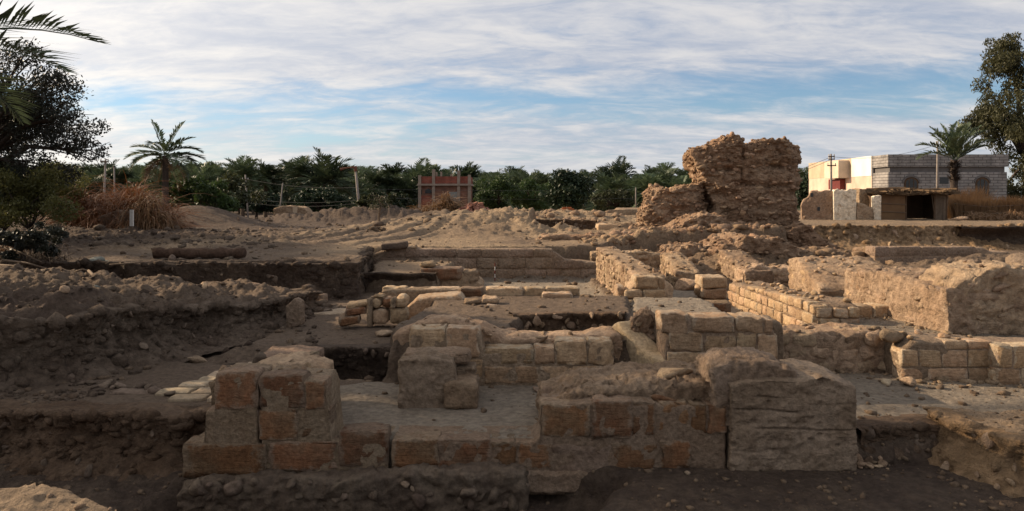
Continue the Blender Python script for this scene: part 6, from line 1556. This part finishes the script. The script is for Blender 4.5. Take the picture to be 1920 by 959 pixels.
for j in range(4):
    for i in range(4 if j < 3 else 3): link('brick', obm, ob, (i * .14 - .2 + .04 * (j % 2), r.uniform(-.02, .02), .04 + j * .06), (0, 0, r.uniform(-.1, .1)), (.13, .2, .055))
sd2 = 48.0
sr = thing('mud_ruin', 'small tan mud brick ruin with pale upright post, left of bent pole', 'ruin', (X(519, sd2), sd2, Z(424, sd2)))
mass(sr, X(586, sd2) - X(519, sd2), 1.2, [(0, Z(392, sd2) - Z(424, sd2)), (.2, Z(387, sd2) - Z(424, sd2)), (.6, Z(387, sd2) - Z(424, sd2)), (.85, Z(390, sd2) - Z(424, sd2)), (1, Z(402, sd2) - Z(424, sd2))], M['mud'], 'body', amp=.08, nscale=2, lump=.02)
MB().box(X(555, sd2) - X(519, sd2), X(563, sd2) - X(519, sd2), -.75, -.55, 0, Z(388, sd2) - Z(424, sd2)).build('post', M['ochre'], sr)
lw = thing('low_wall', 'long low ochre wall behind the earth heaps near bent pole', 'wall', (X(684, 55), 55, Z(405, 55)))
mass(lw, X(750, 55) - X(684, 55), .3, [(0, .62), (1, .6)], M['mud'], 'body', amp=.03, nscale=2)
lw2 = thing('low_wall', 'low brown wall segment left of the ruin shoulder far behind', 'wall', (X(1140, 60), 60, Z(402, 60)))
mass(lw2, 2.3, .4, [(0, .35), (1, .4)], M['mud'], 'body', amp=.04, nscale=2)

# ------------------------------------------------------------------ poles and wires
M['polewood'] = plain_mat('weathered_pole', (0.26, 0.22, 0.19), .9, .3, 4)
M['wire'] = plain_mat('wire', (0.05, 0.05, 0.055), .7)
def pole(label, px0, py0, px1, py1, d, r=.07, arms=(), m='polewood', name='utility_pole'):
    b = W(px0, py0, d); t_ = W(px1, py1, d); zb_ = min(gz(b.x, d), b.z) - .15
    t = thing(name, label, 'pole', (b.x, d, zb_))
    MB().tube([(0, 0, 0), tuple(t_ - Vector((b.x, d, zb_)))], [r, r * .75], 8).build('post', M[m], t, smooth_shade=True)
    for q, hw_ in arms:
        f = (py0 - q) / (py0 - py1); c = b.lerp(t_, f) - Vector((b.x, d, zb_))
        MB().box(c.x - hw_, c.x + hw_, -.1, -.06, c.z - .03, c.z + .03).build('crossarm', M['wood'], t)
        for s in (-1, 1): MB().tube([(c.x + s * hw_ * .85, -.08, c.z + .03), (c.x + s * hw_ * .85, -.08, c.z + .14)], [.03, .025], 6).build('insulator', M['whitepaint'], t)
    return t
pole('thin grey utility pole left of the small tan ruin', 466, 420, 460, 328, 58, .075, ((337, .25),))
pole('short thin pole leaning between left utility pole and small ruin', 522, 400, 530, 344, 60, .06)
pb = pole('bent street pole with broken rusty arm at centre left', 677, 420, 667, 322, 50, .10)
bp = W(667, 322, 50) - pb.location
MB().tube([tuple(bp), tuple(W(666, 312, 50) - pb.location)], [.11, .11], 8).build('rusty_top', plain_mat('rust', (0.16, 0.07, 0.045), .9, .3, 8), pb)
MB().tube([tuple(W(666, 314, 50) - pb.location), tuple(W(650, 315, 50) - pb.location), tuple(W(638, 318, 50) - pb.location)], [.05, .05, .10], 6).build('lamp_arm', bpy.data.materials['rust'], pb)
pole('dark short pole at left edge of the dry brush heap', 193, 360, 198, 299, 36, .06, ((304, .2),))
pole('second thin pole behind the dry brush heap', 216, 360, 214, 314, 37, .045)
pole('slim pale pole before the grove left of the ruin shoulder', 1192, 396, 1192, 352, 80, .07)
pole('wooden utility pole with crossarms before the beige house end', 1559, 360, 1558, 289, 43, .075, ((294, .18), (299, .18), (311, .26)))
pole('utility pole standing before the grey brick house and palm', 1757, 352, 1758, 265, 41, .07, ((272, .14),))
def wire(label, pts, r=.012, sag=.3, name='overhead_wire'):
    mb = MB()
    for a, b in zip(pts[:-1], pts[1:]):
        a, b = Vector(a), Vector(b)
        q = [tuple(a.lerp(b, k / 10) - Vector((0, 0, sag * 4 * (k / 10) * (1 - k / 10)))) for k in range(11)]
        mb.tube(q, [r] * 11, 4)
    tag(mb.build(name, M['wire']), label, 'wire')
wire('overhead wire from the house pole crossing to the left behind ruin', [W(1560, 294, 43), W(1400, 352, 60)], .014, .1)
wire('lower overhead wire left of the house pole towards the ruin', [W(1560, 299, 43), W(1400, 358, 60)], .014, .1)
wire('overhead wire between the two poles before the house', [W(1558, 294, 43), W(1758, 271, 41)], .012, .35)
for lab, y0, y1, y2 in (('uppermost long wire across the dark trees at left', 352, 336, 352), ('middle long wire across the dark trees at left', 378, 372, 376), ('lowest long wire across the dark trees at left', 388, 380, 382)):
    wire(lab, [W(330, y0, 56), W(462, y1, 57.9), W(668, y2, 49.9)], .009, .25)
for lab, y0, y1 in (('upper pale wire crossing the dark rounded tree', 355, 356), ('lower pale wire crossing the dark rounded tree', 372, 372)):
    wire(lab, [W(680, y0, 52), W(1192, y1, 79.7)], .011, .1)

# ------------------------------------------------------------------ every wall and ruin is a thing of its own
for o in C.objects:
    if o.parent is None and o.get('category') and not o.get('kind'): o['kind'] = 'thing'
